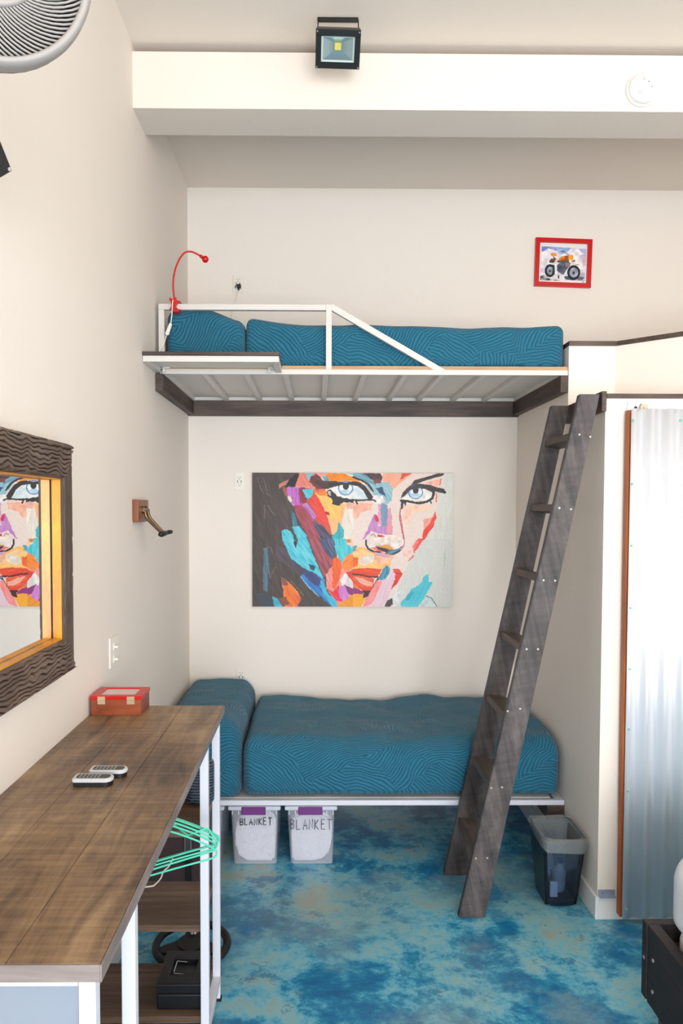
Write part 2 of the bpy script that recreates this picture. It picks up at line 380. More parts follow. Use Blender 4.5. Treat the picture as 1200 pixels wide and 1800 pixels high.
t = thing('door_track', 'pale metal sliding door track with a roller above the corrugated door', 'door track', (2.5, -1.52, 2.195))
bm = new_bm(); add_box(bm, 2.09, 3.3, -1.535, PY, 2.218, 2.226); add_box(bm, 2.09, 3.3, -1.524, PY, 2.188, 2.2185); obj('rail', bm, M_galv, t)
bm = new_bm(); add_disc(bm, (2.152, 2.202), 'y', 0.016, -1.545, -1.526, 20); add_disc(bm, (2.152, 2.202), 'y', 0.006, -1.551, -1.545, 6); obj('roller', bm, plain('brass_roller', (190, 178, 150), 0.35, 0.6), t)
bm = new_bm(); add_disc(bm, (2.122, 2.203), 'y', 0.006, -1.530, -1.524, 10); obj('bolt', bm, M_blackm, t)
g = thing('floor_guide', 'grey metal angle bracket on top of the baseboard left of corrugated door', 'bracket', (2.045, -1.52, 0.1))
bm = new_bm(); add_box(bm, 2.003, 2.075, -1.5165, -1.5125, 0.1, 0.128); add_box(bm, 2.003, 2.075, -1.535, -1.5165, 0.1, 0.104); obj('angle_plate', bm, plain('grey_zinc', (170, 180, 200), 0.35, 0.5), g)
bm = new_bm(); add_disc(bm, (2.02, 0.114), 'y', 0.004, -1.5185, -1.5165, 10); obj('screw', bm, M_chrome, g)

# ================================================================ UPPER BUNK
bk = thing('loft_bed_frame', 'white steel upper bunk frame with slats carried on dark wood ledgers', 'bed frame', (1.0, -0.5, 2.33))
zt, zb = 2.449, 2.424
obj('front_rail', box(0.034, 1.997, -1.0, -0.972, zb, zt, 0.002), M_steel, bk)
obj('back_rail', box(0.034, 1.997, -0.028, -0.002, 2.428, 2.449, 0.002), M_steel, bk)
obj('side_rail', box(0.016, 0.044, -0.972, -0.03, zb, zt, 0.002), M_steel, bk)
obj('side_rail', box(1.97, 1.997, -0.972, -0.03, zb, zt, 0.002), M_steel, bk)
for x in (0.437, 0.629, 0.821, 1.01, 1.212, 1.391, 1.597, 1.786, 0.235):
    obj('slat', box(x-0.0135, x+0.0135, -0.972, -0.028, 2.424, 2.447, 0.002), M_steel, bk)
obj('bed_board', box(0.03, 1.997, -0.995, -0.004, 2.4492, 2.4665), M_plywood, bk)
obj('board_lining', box(0.044, 1.97, -0.972, -0.028, 2.4472, 2.4491), M_panel, bk, label='white painted underside of the bed board')
obj('ledger', box(0.0, 1.0*2, -0.038, -0.0, 2.336, 2.427, 0.002), M_dkx, bk, label='dark wood ledger along the back wall')
obj('ledger', box(0.0, 0.038, -1.0, -0.039, 2.342, 2.424, 0.002), M_dky, bk)
obj('ledger', box(1.962, 2.0, -1.0, -0.039, 2.342, 2.424, 0.002), M_dky, bk)
gr = obj('guard_rail', box(0.017, 0.823, -1.0, -0.972, 2.731, 2.759, 0.002), M_steel, bk)
for x0, x1 in ((0.017, 0.045), (0.823, 0.851)):
    obj('guard_post', box(x0, x1, -1.0, -0.972, 2.449, 2.731 if x0 < .5 else 2.759, 0.002), M_steel, bk)
obj('guard_brace', prism([(0.851, 2.764), (0.851, 2.731), (1.345, 2.449), (1.402, 2.449)], 'y', -0.999, -0.973, 0.001), M_steel, bk)
# folding shelf by the upper bunk
sh = thing('bedside_shelf', 'small wall shelf with dark top and white steel frame below the reading lamp', 'shelf', (0.3, -1.15, 2.43))
obj('shelf_top', box(0.001, 0.612, -1.295, -1.002, 2.4585, 2.474, 0.001), M_dkx, sh)
bm = new_bm()
add_box(bm, 0.002, 0.61, -1.29, -1.262, 2.430, 2.457, 0.002)
obj('front_bar', bm, M_steel, sh)
obj('side_bar', box(0.002, 0.03, -1.262, -1.002, 2.430, 2.457, 0.002), M_steel, sh)
obj('side_bar', box(0.582, 0.61, -1.262, -1.002, 2.430, 2.457, 0.002), M_steel, sh)
obj('shelf_lining', box(0.03, 0.582, -1.262, -1.002, 2.4535, 2.458), M_panel, sh)
for x in (0.045, 0.55):
    bm = new_bm(); add_box(bm, x, x+0.03, -1.03, -1.008, 2.446, 2.4530, 0.001); add_box(bm, x-0.005, x+0.006, -1.02, -1.002, 2.428, 2.453); obj('hinge', bm, M_steel, sh)

# ================================================================ SOFT GOODS
def soft_box(x0, x1, y0, y1, z0, z1, rad=0.05, nx=60, ny=30, nz=10, top=None, wob=0.004, seed=0.0, frontx=None, radx=None):
    """rounded cushion; top(x,y) adds height; wob = cloth wobble"""
    bm = new_bm()
    def P(a, b, c):  # a,b,c in 0..1 on the surface of the cube
        p = Vector((x0+(x1-x0)*a, y0+(y1-y0)*b, z0+(z1-z0)*c))
        rr = min(rad, (z1-z0)/2*0.98)
        rx_ = radx or rr
        q = Vector((min(max(p.x, x0+rx_), x1-rx_), min(max(p.y, y0+rr), y1-rr), min(max(p.z, z0+rr*0.45), z1-rr)))
        dd = p-q
        if dd.length > 1e-9:
            # project cube surface onto rounded shell
            rz = rr if dd.z > 0 else rr*0.45
            e = Vector((dd.x/rx_, dd.y/rr, dd.z/rz)); k = max(abs(e.x), abs(e.y), abs(e.z))
            e = e/e.length*k; p = q + Vector((e.x*rx_, e.y*rr, e.z*rz))
        n1 = vnoise(p.x+seed, p.y, p.z, 3.5)+0.5*vnoise(p.x+seed+9, p.y, p.z, 8)
        nrm = (p-Vector(((x0+x1)/2, (y0+y1)/2, (z0+z1)/2))); 
        out = Vector((0, 0, 0))
        if dd.length > 1e-9:
            en = e.normalized(); out = Vector((0.0, en.y if b < 0.5 else 0.0, max(0.0, en.z)))
        p += out*wob*n1*2
        if top and c > 0.02: p.z += top(p.x, p.y)*min(1, c)
        if frontx and b < 0.001: p.y += frontx(p.x, p.z)
        return p
    cache = {}
    def V(i, j, k):
        key = (i, j, k)
        if key not in cache: cache[key] = bm.verts.new(P(i/nx, j/ny, k/nz))
        return cache[key]
    for i in range(nx):
        for j in range(ny):
            bm.faces.new([V(i, j, nz), V(i+1, j, nz), V(i+1, j+1, nz), V(i, j+1, nz)]); bm.faces.new([V(i, j, 0), V(i, j+1, 0), V(i+1, j+1, 0), V(i+1, j, 0)])
    for i in range(nx):
        for k in range(nz):
            bm.faces.new([V(i, 0, k), V(i+1, 0, k), V(i+1, 0, k+1), V(i, 0, k+1)]); bm.faces.new([V(i, ny, k), V(i, ny, k+1), V(i+1, ny, k+1), V(i+1, ny, k)])
    for j in range(ny):
        for k in range(nz):
            bm.faces.new([V(0, j, k), V(0, j, k+1), V(0, j+1, k+1), V(0, j+1, k)]); bm.faces.new([V(nx, j, k), V(nx, j+1, k), V(nx, j+1, k+1), V(nx, j, k+1)])
    bmesh.ops.recalc_face_normals(bm, faces=bm.faces)
    return bm
def sstep(a, b, x):
    t_ = min(1, max(0, (x-a)/(b-a))); return t_*t_*(3-2*t_)
# upper: quilt over mattress and a covered pillow
qu = obj('quilt', soft_box(0.432, 1.992, -0.966, -0.03, 2.4675, 2.672, 0.038, 90, 36, 14, wob=0.006, seed=3,
        top=lambda x, y: 0.030*(1-sstep(0.45, 0.95, x))+0.008*math.sin(x*7)), M_quilt, smooth=True)
tag(qu, 'teal stitched quilt covering the mattress on the upper bunk', 'quilt')
pl = obj('pillow', soft_box(0.047, 0.430, -0.966, -0.03, 2.469, 2.720, 0.04, 40, 40, 14, wob=0.008, seed=11,
        top=lambda x, y: 0.035*math.exp(-((x-0.16)/0.12)**2)-0.035*sstep(0.25, 0.43, x)), M_quilt, smooth=True)
tag(pl, 'plump teal pillow behind guard rail at the head of the upper bunk', 'pillow')
# lower
ql = obj('quilt', soft_box(0.412, 1.992, -1.037, -0.02, 0.351, 0.650, 0.12, 120, 60, 20, wob=0.011, seed=21, radx=0.05,
        top=lambda x, y: 0.012*math.sin(x*5+y*2)-0.008), M_quilt, smooth=True)
tag(ql, 'teal stitched quilt covering the lower bed behind the ladder', 'quilt')
pw = obj('pillow', soft_box(0.015, 0.410, -1.040, -0.02, 0.351, 0.738, 0.07, 40, 60, 18, wob=0.006, seed=31,
        top=lambda x, y: 0.012*math.sin(x*8)-0.02*sstep(0.33, 0.42, x)), M_quilt, smooth=True)
tag(pw, 'tall teal pillow slab at the head of the lower bed beside the desk', 'pillow')

# lower bed frame
lb = thing('low_bed_frame', 'white steel lower bed frame resting on dark wood ledger at right', 'bed frame', (1.0, -0.5, 0.25))
obj('front_rail', box(0.005, 1.997, -1.045, -1.017, 0.325, 0.350, 0.002), M_steelc, lb)
obj('side_rail', box(1.955, 1.997, -1.017, -0.02, 0.325, 0.350, 0.002), M_steelc, lb)
obj('side_rail', box(0.005, 0.045, -1.017, -0.02, 0.325, 0.350, 0.002), M_steelc, lb)
for i in range(10):
    x = 0.2+i*0.18; obj('slat', box(x, x+0.03, -1.017, -0.02, 0.326, 0.340, 0.002), M_steelc, lb)
obj('bed_board', box(0.05, 1.94, -1.0, -0.02, 0.3405, 0.3502), M_panel, lb)
obj('ledger', box(1.915, 2.0, -1.04, -0.013, 0.25, 0.3245, 0.002), M_dky, lb)
obj('ledger', box(0.0, 0.06, -1.04, -0.013, 0.25, 0.3245, 0.002), M_dky, lb)

# ================================================================ LADDER
la = thing('ladder', 'dark weathered wooden ladder leaning from the blue floor to the loft', 'ladder', (1.46, -1.3, 0))
def stile(y0, y1, xt0, xt1, zt_):
    pts = [(1.400, 0), (1.514, 0), (xt1, zt_-0.0), (xt0, zt_)]
    bm = new_bm(); add_prism(bm, pts, 'y', y0, y1, 0.003); bmesh.ops.recalc_face_normals(bm, faces=bm.faces); return bm
sF = obj('stile', stile(-1.507, -1.470, 1.892, 1.978, 2.262), M_lad, la)
sR = obj('stile', stile(-1.100, -1.062, 1.892, 1.975, 2.266), M_lad, la)
for zz in (2.090, 1.785, 1.482, 1.180, 0.876, 0.575, 0.276):
    xl = 1.400+(1.892-1.400)*zz/2.264; xr = 1.514+(1.978-1.514)*zz/2.264
    bm = new_bm(); ax = 0.006
    add_prism(bm, [(xl+0.004, zz-0.018), (xr-0.008, zz-0.030), (xr-0.004, zz-0.002), (xl+0.010, zz+0.012)], 'y', -1.470, -1.100, 0.001)
    bmesh.ops.recalc_face_normals(bm, faces=bm.faces); obj('rung', bm, M_rung, la)
M_scr = plain('worn_screw', (176, 166, 158), 0.4, 0.4)
for x, z in ((1.893, 2.091), (1.939, 2.082), (1.812, 1.78), (1.862, 1.775), (1.749, 1.472), (1.798, 1.47), (1.680, 1.176), (1.729, 1.176), (1.602, .908), (1.656, .918), (1.535, .573), (1.582, .576), (1.472, .264), (1.521, .266)):
    bm = new_bm(); add_disc(bm, (x, z), 'y', 0.0045, -1.509, -1.5065, 10); obj('screw', bm, M_scr, sF)

# ================================================================ PAINTED PICTURES (colour per vertex on a fine grid)
_rng = np.random.RandomState(5)
def field(h, w, cell, ang=0.0, stretch=1.0, seed=0):
    """smooth value noise in -1..1, optionally stretched along an angle"""
    rs = np.random.RandomState(seed); G = rs.rand(256, 256)*2-1
    yy, xx = np.mgrid[0:h, 0:w].astype(float)
    c, s_ = math.cos(ang), math.sin(ang)
    a = (xx*c+yy*s_)/(cell*stretch)+900; b = (-xx*s_+yy*c)/cell+900
    i0 = np.floor(a).astype(int); j0 = np.floor(b).astype(int); fa = a-i0; fb = b-j0
    fa = fa*fa*(3-2*fa); fb = fb*fb*(3-2*fb)
    g = lambda i, j: G[j % 256, i % 256]
    return (g(i0, j0)*(1-fa)+g(i0+1, j0)*fa)*(1-fb)+(g(i0, j0+1)*(1-fa)+g(i0+1, j0+1)*fa)*fb
def inside(px, py, poly):
    r_ = np.zeros(px.shape, bool); n = len(poly); j = n-1
    for i in range(n):
        xi, yi = poly[i]; xj, yj = poly[j]
        if yi != yj:
            c = ((yi > py) != (yj > py)) & (px < (xj-xi)*(py-yi)/(yj-yi)+xi); r_ ^= c
        j = i
    return r_
class Paint:
    def __init__(s, w, h, res, base):
        s.w, s.h, s.res = w, h, res; s.W, s.H = int(w*res)+1, int(h*res)+1
        yy, xx = np.mgrid[0:s.H, 0:s.W]; s.x = xx/res; s.y = yy/res
        s.img = np.ones((s.H, s.W, 3))*np.array(base, float)
        s.n1 = field(s.H, s.W, 5*res, seed=1); s.n2 = field(s.H, s.W, 5*res, seed=2)
        s.m1 = field(s.H, s.W, 1.6*res, seed=3); s.m2 = field(s.H, s.W, 1.6*res, seed=4)
        s.k = 10
    def poly(s, pts, col, rough=1.0, ang=None, var=0.06, col2=None, a=1.0, fade=0.0):
        s.k += 1; rough = rough*0.75
        px = s.x+rough*(1.1*s.n1+0.7*s.m1); py = s.y+rough*(1.1*s.n2+0.7*s.m2)
        m = inside(px, py, pts)
        if ang is None: t = field(s.H, s.W, 6*s.res, seed=s.k)
        else: t = 0.65*field(s.H, s.W, 1.3*s.res, math.radians(ang), 12, seed=s.k)+0.35*field(s.H, s.W, 3.5*s.res, math.radians(ang), 6, seed=s.k+50)
        c = np.array(col, float)
        if col2 is not None:
            tt = np.clip(0.5+1.1*t, 0, 1)[..., None]; cc = c*(1-tt)+np.array(col2, float)*tt
        else: cc = c*(1+var*1.6*t[..., None])
        al = a
        if fade > 0: al = np.clip(a*(1+fade*t), 0, 1)[m][:, None]
        s.img[m] = s.img[m]*(1-al)+np.clip(cc[m], 0, 255)*al
    def line(s, pts, wd, col, rough=0.5, a=1.0, w2=None):
        pts = [tuple(p) for p in pts]; n = len(pts)
        px = s.x+rough*(0.6*s.n1+0.7*s.m1); py = s.y+rough*(0.6*s.n2+0.7*s.m2)
        for i in range(n-1):
            (x0, y0), (x1, y1) = pts[i], pts[i+1]; dx, dy = x1-x0, y1-y0; l2 = dx*dx+dy*dy+1e-9
            t = np.clip(((px-x0)*dx+(py-y0)*dy)/l2, 0, 1); d_ = np.hypot(px-x0-t*dx, py-y0-t*dy)
            wa = wd if w2 is None else wd+(w2-wd)*(i+t)/(n-1)
            m = d_ < wa/2; s.img[m] = s.img[m]*(1-a)+np.array(col, float)*a
    def ell(s, cx, cy, rx, ry, col, a=1.0, rough=0.3, var=0.03, col2=None):
        s.poly([(cx+rx*math.cos(q), cy+ry*math.sin(q)) for q in np.linspace(0, 2*math.pi, 28)[:-1]], col, rough, None, var, col2, a)
def paint_sheet(P, origin, ex, ez, name, mat, parent, label=None):
    """origin = top left corner in the world, ex / ez = full width / height vectors"""
    H_, W_ = P.H, P.W
    u_ = (np.arange(W_)/(W_-1))[None, :, None]; v_ = (np.arange(H_)/(H_-1))[:, None, None]
    co = (np.array(origin)-np.array(org(parent)))[None, None, :]+u_*np.array(ex)+v_*np.array(ez)
    me = bpy.data.meshes.new(name); me.vertices.add(H_*W_); me.vertices.foreach_set('co', co.reshape(-1))
    idx = np.arange(H_*W_).reshape(H_, W_)
    q = np.stack([idx[:-1, :-1], idx[1:, :-1], idx[1:, 1:], idx[:-1, 1:]], -1).reshape(-1, 4); n = len(q)
    me.loops.add(n*4); me.loops.foreach_set('vertex_index', q.reshape(-1)); me.polygons.add(n)
    me.polygons.foreach_set('loop_start', np.arange(n)*4); me.polygons.foreach_set('loop_total', np.full(n, 4))
    me.update(calc_edges=True)
    at = me.color_attributes.new('paint', 'FLOAT_COLOR', 'POINT')
    rgba = np.ones((H_*W_, 4)); rgba[:, :3] = s2l(np.clip(P.img, 0, 255)).reshape(-1, 3); at.data.foreach_set('color', rgba.reshape(-1))
    me.materials.append(mat); o = bpy.data.objects.new(name, me); COL.objects.link(o); o.parent = parent
    if label: o['label'] = label
    return o
def paint_mat(name, rough=0.5, weave=0):
    m, nt, b = new_mat(name); a = nt.nodes.new('ShaderNodeVertexColor'); a.layer_name = 'paint'
    nt.links.new(a.outputs['Color'], b.inputs['Base Color']); b.inputs['Roughness'].default_value = rough; b.inputs['Specular IOR Level'].default_value = 0.3
    return m

def q(k, *pts):
    ox, oy = {'A': (0, 0), 'B': (180, 0), 'C': (0, 120), 'D': (180, 120)}[k]
    return [(x/6.6667+ox-3.3, y/6.6667+oy-3.3) for x, y in pts]
def paint_face():
    P = Paint(352.3, 235.6, 1.55, (238, 217, 207))
    K = (48, 38, 34)
    # pale background at the right
    P.poly(q('B', (1062, 20), (1180, 20), (1180, 810), (815, 810), (900, 680), (975, 540), (980, 460), (990, 250), (1040, 150)) , (216, 215, 203), 0.5, 90, 0.02, (222, 222, 214))
    P.poly(q('D', (1180, -10), (820, -10), (660, 260), (560, 480), (480, 700), (500, 800), (1180, 800)), (219, 218, 210), 0.5, 90, 0.02, (210, 212, 206))
    # soft skin tints
    P.poly(q('B', (345, 25), (700, 25), (560, 130), (470, 210), (410, 130), (345, 120)), (250, 166, 130), 1, 120, 0.05, (244, 180, 150))
    P.poly(q('B', (560, 20), (700, 22), (600, 60), (555, 95)), (220, 80, 50), 1, 120, 0.1)
    P.poly(q('B', (0, 370), (220, 380), (210, 450), (100, 480), (30, 560), (0, 540)), (252, 182, 156), 1.2)
    P.poly(q('B', (590, 400), (930, 400), (860, 470), (700, 480), (640, 640), (590, 600)), (252, 206, 180), 1)
    P.poly(q('B', (820, 560), (930, 540), (900, 620), (830, 720)), (246, 160, 146), 1.2)
    P.poly(q('A', (1100, 370), (1200, 370), (1200, 480), (1130, 470)), (248, 184, 160), 1)
    P.poly(q('B', (800, 140), (1030, 85), (1035, 100), (985, 175), (880, 150)), (250, 180, 156), 0.6)
    P.poly(q('A', (900, 540), (1060, 560), (1030, 620), (960, 750), (900, 680)), (246, 190, 170), 1.2)
    P.poly(q('A', (1060, 460), (1200, 440), (1200, 800), (1100, 800), (1040, 620)), (236, 224, 210), 1.2, 80)
    P.poly(q('C', (1130, 0), (1200, 0), (1200, 100), (1140, 60)), (246, 196, 180), 1)
    # underlayers that keep the strokes from leaving bare canvas between them
    P.poly(q('A', (430, 180), (760, 200), (900, 330), (960, 560), (960, 700), (980, 810), (700, 810), (560, 560), (520, 430)), (176, 78, 72), 1, 60, 0.1, (210, 96, 80))
    P.poly(q('A', (740, 220), (1000, 300), (1110, 400), (1060, 620), (960, 760), (900, 540)), (248, 176, 130), 1, 70, 0.05, (250, 196, 120))
    P.poly(q('C', (650, -60), (1000, -60), (1010, 200), (960, 420), (880, 600), (760, 300)), (104, 66, 82), 1, 60, 0.1, (140, 74, 74))
    P.poly(q('C', (880, 400), (1060, 200), (1200, 120), (1200, 810), (1010, 800), (900, 620)), (240, 136, 110), 1, 60, 0.08, (244, 160, 150))
    P.poly(q('D', (-5, 80), (130, 90), (480, 190), (420, 330), (330, 350), (-5, 360)), (250, 184, 110), 1, 20, 0.05)
    P.poly(q('D', (-5, 500), (120, 620), (140, 700), (80, 810), (-5, 810)), (220, 120, 60), 1)
    # dark hair mass
    P.poly(q('A', (10, 10), (575, 10), (545, 110), (520, 180), (430, 200), (440, 330), (520, 430), (560, 560), (700, 760))+q('C', (700, -20), (800, 300), (880, 450), (880, 560), (1015, 760), (1015, 810), (10, 810)), (82, 71, 65), 1, 72, 0.1, (66, 57, 54))
    P.poly(q('C', (380, -10), (640, -10), (780, 300), (880, 450), (880, 580), (820, 640), (600, 420), (430, 200)), (78, 62, 76), 1, 55, 0.1, (62, 66, 96))
    P.poly(q('A', (280, 380), (340, 300), (420, 420), (460, 600), (440, 700), (500, 800), (290, 800), (300, 600)), (98, 74, 74), 1.5, 70, 0.1, (74, 60, 60), 0.8)
    P.poly(q('C', (280, 60), (420, 120), (560, 380), (600, 440), (420, 300), (300, 240)), (92, 78, 90), 1.2, 50, 0.1, (72, 62, 66), 0.9)
    # crossing cheek bands
    P.poly(q('A', (510, 430), (620, 400), (700, 520), (800, 640), (900, 810), (700, 810), (600, 640), (540, 520)), (150, 64, 60), 0.8, 60, 0.1, (186, 84, 120))
    P.poly(q('C', (655, -60), (720, -20), (790, -90), (860, -30), (950, 200), (950, 300), (900, 400), (860, 440), (770, 250)), (130, 62, 68), 1, 62, 0.1, (182, 86, 100))
    P.poly(q('A', (730, 590), (850, 640), (960, 790), (975, 810), (840, 810), (760, 680)), (62, 54, 78), 0.8, 50, 0.1, (90, 84, 120))
    P.poly(q('C', (800, -10), (980, -10), (1000, 180), (950, 230), (880, 150), (820, 60)), (92, 104, 140), 1, 65, 0.1, (60, 62, 88))
    P.poly(q('A', (570, 25), (800, 25), (880, 200), (740, 210), (680, 190), (520, 180), (550, 100)), (222, 120, 108), 1, 60, 0.08, (238, 140, 116))
    P.poly(q('A', (655, 22), (735, 22), (690, 90), (680, 120), (655, 80)), (126, 184, 200), 1)
    P.poly(q('A', (700, 60), (780, 25), (860, 130), (880, 215), (780, 220), (690, 130)), (128, 52, 50), 1, 30, 0.1, (96, 50, 50))
    P.poly(q('A', (760, 22), (900, 22), (930, 60), (820, 70)), (236, 158, 140), 0.8)
    P.poly(q('A', (370, 200), (440, 195), (430, 300), (400, 280)), (170, 84, 74), 1)
    P.poly(q('A', (430, 190), (600, 180), (560, 260), (590, 400), (520, 400), (470, 380), (500, 310), (430, 280)), (184, 96, 186), 1, 80, 0.08, (206, 130, 214))
    P.poly(q('A', (500, 400), (590, 400), (610, 440), (530, 445)), (190, 44, 100), 0.8)
    P.poly(q('A', (560, 200), (640, 190), (660, 330), (650, 380), (580, 370)), (160, 44, 84), 1, 80, 0.1, (128, 36, 44))
    P.poly(q('A', (330, 150), (450, 100), (465, 110), (400, 170), (335, 210)), (206, 130, 116), 0.8, 150, 0.1, (150, 90, 84))
    P.poly(q('A', (410, 180), (520, 175), (560, 70), (560, 25), (500, 60), (450, 110)), (24, 17, 18), 0.8)
    P.poly(q('A', (600, 400), (660, 370), (780, 520), (740, 570), (640, 440)), (206, 140, 200), 0.8, 55, 0.1, (170, 90, 160))
    P.poly(q('A', (680, 340), (740, 240), (780, 300), (830, 380), (900, 540), (915, 640), (900, 680), (800, 580), (760, 500)), (232, 50, 42), 1.2, 60, 0.08, (236, 84, 64))
    P.poly(q('A', (870, 470), (935, 470), (930, 520), (880, 510)), (196, 24, 40), 1)
    P.poly(q('A', (740, 230), (890, 230), (900, 280), (1000, 390), (1080, 400), (1050, 500), (1040, 560), (940, 540), (860, 400), (790, 320)), (252, 186, 88), 1.2, 70, 0.05, (255, 206, 110))
    P.poly(q('A', (740, 240), (890, 235), (885, 290), (800, 280)), (244, 132, 30), 1)
    P.poly(q('A', (735, 218), (880, 205), (870, 235), (740, 245)), (222, 104, 78), 0.6)
    P.poly(q('A', (605, 220), (740, 205), (720, 290), (670, 330), (640, 300)), (66, 184, 204), 0.8, 40, 0.06, (100, 204, 216))
    # cyan splashes
    cy, cy2 = (54, 184, 208), (110, 210, 222)
    P.poly(q('A', (470, 460), (520, 500), (550, 640), (500, 650)), (72, 140, 164), 0.8, 80, 0.1, (46, 80, 100))
    P.poly(q('A', (360, 700), (400, 680), (470, 700), (500, 770), (490, 830), (430, 850), (380, 830)), cy, 1, 60, 0.06, cy2)
    P.poly(q('A', (480, 650), (570, 640), (650, 740), (670, 830), (620, 870), (560, 830), (530, 740)), cy, 1, 60, 0.06, cy2)
    P.poly(q('C', (370, -20), (430, -60), (500, -20), (530, 60), (590, -40), (660, -20), (720, 150), (770, 270), (830, 400), (870, 490), (760, 400), (680, 370), (600, 320), (480, 230), (420, 110)), cy, 1.2, 52, 0.06, cy2)
    P.poly(q('C', (500, 10), (545, 40), (530, 110), (505, 60)), (28, 30, 40), 0.8)
    P.poly(q('C', (680, 290), (760, 310), (745, 370), (700, 350)), (30, 70, 100), 0.8)
    P.poly(q('C', (590, 440), (620, 390), (720, 370), (860, 470), (880, 590), (1015, 740), (1010, 795), (940, 780), (830, 680), (700, 570)), (40, 104, 190), 1, 48, 0.1, (50, 150, 206))
    P.poly(q('C', (800, 480), (860, 500), (900, 620), (1015, 740), (1015, 800), (960, 790), (850, 640)), (52, 170, 204), 1, 50, 0.06, (84, 196, 216))
    P.poly(q('C', (600, 400), (720, 370), (830, 470), (800, 560), (700, 500)), (66, 74, 140), 1, 48, 0.1, (50, 60, 100))
    P.line(q('C', (590, 440), (680, 560), (800, 670)), 1.4, (150, 200, 225), 0.8)
    P.poly(q('C', (150, 110), (200, 90), (215, 330), (200, 620), (150, 600)), (90, 126, 144), 1, 88, 0.1, (70, 90, 104))
    P.poly(q('C', (120, 620), (230, 640), (280, 720), (280, 795), (120, 795), (60, 640)), (62, 68, 78), 1, 60)
    P.poly(q('C', (255, 670), (310, 690), (385, 795), (280, 795)), (66, 168, 190), 0.8)
    for a_ in (q('A', (80, 80), (120, 200), (155, 260)), q('A', (150, 80), (180, 190), (200, 270), (240, 300)), q('A', (200, 400), (250, 480), (290, 520)), q('C', (215, 330), (225, 460), (290, 330)), q('C', (180, 70), (240, 100), (258, 160)), q('C', (470, 490), (560, 580), (620, 660)), q('A', (165, 390), (170, 560))):
        P.line(a_, 1.3, (140, 134, 130), 1.0, 0.55)
    P.poly(q('C', (350, 440), (420, 470), (540, 600), (600, 700), (540, 795), (400, 795), (390, 650)), (226, 88, 52), 1.2, 60, 0.1, (240, 140, 40))
    P.poly(q('C', (330, 690), (420, 680), (450, 760), (380, 780)), (140, 74, 50), 1.2, 40)
    P.poly(q('C', (350, 440), (420, 470), (440, 540), (380, 540)), (130, 84, 76), 1, 60)
    # teal leaf stroke, orange corner of the mouth
    P.poly(q('A', (1030, 590), (1060, 640), (1095, 700), (1080, 810), (960, 810), (950, 760), (1010, 700)), (40, 150, 160), 1, 85, 0.06, (58, 184, 196))
    P.poly(q('C', (975, -10), (1110, -10), (1130, 60), (1200, 90), (1200, 150), (1110, 200), (1075, 280), (1020, 200), (990, 120)), (48, 180, 196), 1.2, 80, 0.06, (90, 208, 216))
    P.poly(q('C', (1115, 0), (1180, 0), (1170, 35), (1130, 40)), (212, 142, 40), 0.8)
    P.poly(q('D', (0, 80), (40, 70), (30, 120), (0, 150)), (80, 150, 176), 1)
    P.poly(q('D', (130, 100), (250, 180), (480, 190), (420, 290), (380, 250), (340, 320), (190, 340), (0, 350), (0, 160)), (252, 188, 74), 1.4, 20, 0.05, (250, 206, 150))
    P.poly(q('D', (250, 180), (480, 195), (400, 300), (250, 290)), (250, 186, 146), 1.2)
    P.poly(q('D', (80, 210), (150, 170), (260, 200), (230, 260), (130, 310), (70, 280)), (240, 222, 204), 1.3)
    P.poly(q('C', (1070, 290), (1130, 200), (1200, 180), (1200, 330), (1100, 370)), (246, 112, 24), 1.2, 150, 0.05, (250, 150, 50))
    P.poly(q('D', (0, 200), (60, 220), (60, 300), (0, 330)), (238, 100, 30), 1.2)
    P.poly(q('C', (880, 410), (960, 380), (1040, 540), (1000, 640), (930, 600)), (248, 164, 164), 1, 70, 0.05, (240, 130, 130))
    P.poly(q('C', (950, 240), (1000, 205), (1055, 240), (1070, 330), (1040, 470), (990, 600), (960, 560), (960, 400)), (244, 104, 24), 1.2, 85, 0.05, (236, 84, 30))
    P.poly(q('C', (890, 570), (960, 620), (1040, 540), (1060, 650), (1080, 730), (1000, 720)), (226, 34, 60), 1, 50, 0.06, (240, 80, 90))
    P.poly(q('C', (1040, 480), (1110, 385), (1200, 500), (1200, 640), (1080, 560)), (232, 222, 220), 1)
    P.poly(q('C', (1030, 570), (1110, 535), (1170, 580), (1150, 660), (1130, 740), (1040, 680)), (196, 110, 190), 1, 80, 0.06, (216, 140, 210))
    P.poly(q('D', (0, 560), (130, 610), (120, 650), (0, 640)), (140, 40, 110), 0.8)
    P.poly(q('C', (1100, 535), (1200, 580), (1200, 660), (1150, 640)), (130, 40, 110), 0.8)
    P.poly(q('C', (1010, 795), (1080, 730), (1160, 680), (1200, 650), (1200, 810), (1010, 810)), (232, 148, 30), 1, 30)
    P.poly(q('D', (0, 645), (130, 640), (150, 700), (90, 800), (0, 800)), (244, 156, 24), 1, 20, 0.05, (250, 176, 50))
    # nose
    P.poly(q('B', (240, 500), (300, 550), (290, 640), (460, 640), (465, 740), (330, 740), (215, 700), (130, 800), (110, 800), (170, 680)), (190, 120, 190), 1, 85, 0.06, (206, 150, 200))
    P.poly(q('B', (290, 390), (330, 380), (350, 640), (300, 620)), (240, 170, 180), 1, 90, 0.05, (220, 150, 190))
    P.poly(q('B', (395, 460), (440, 420), (465, 740), (385, 700)), (236, 150, 150), 1.2, 90, 0.05, (224, 160, 190))
    P.poly(q('B', (320, 370), (405, 390), (395, 640), (330, 640)), (110, 146, 178), 1.4, 90, 0.05, (150, 150, 190))
    P.poly(q('B', (240, 500), (285, 520), (300, 580), (265, 590)), (216, 40, 90), 1)
    P.poly(q('B', (215, 700), (330, 745), (470, 745), (600, 800), (170, 800)), (240, 220, 210), 0.8)
    P.poly(q('D', (160, -20), (600, -20), (600, 60), (560, 110), (480, 150), (200, 120), (150, 60)), (238, 222, 212), 0.8)
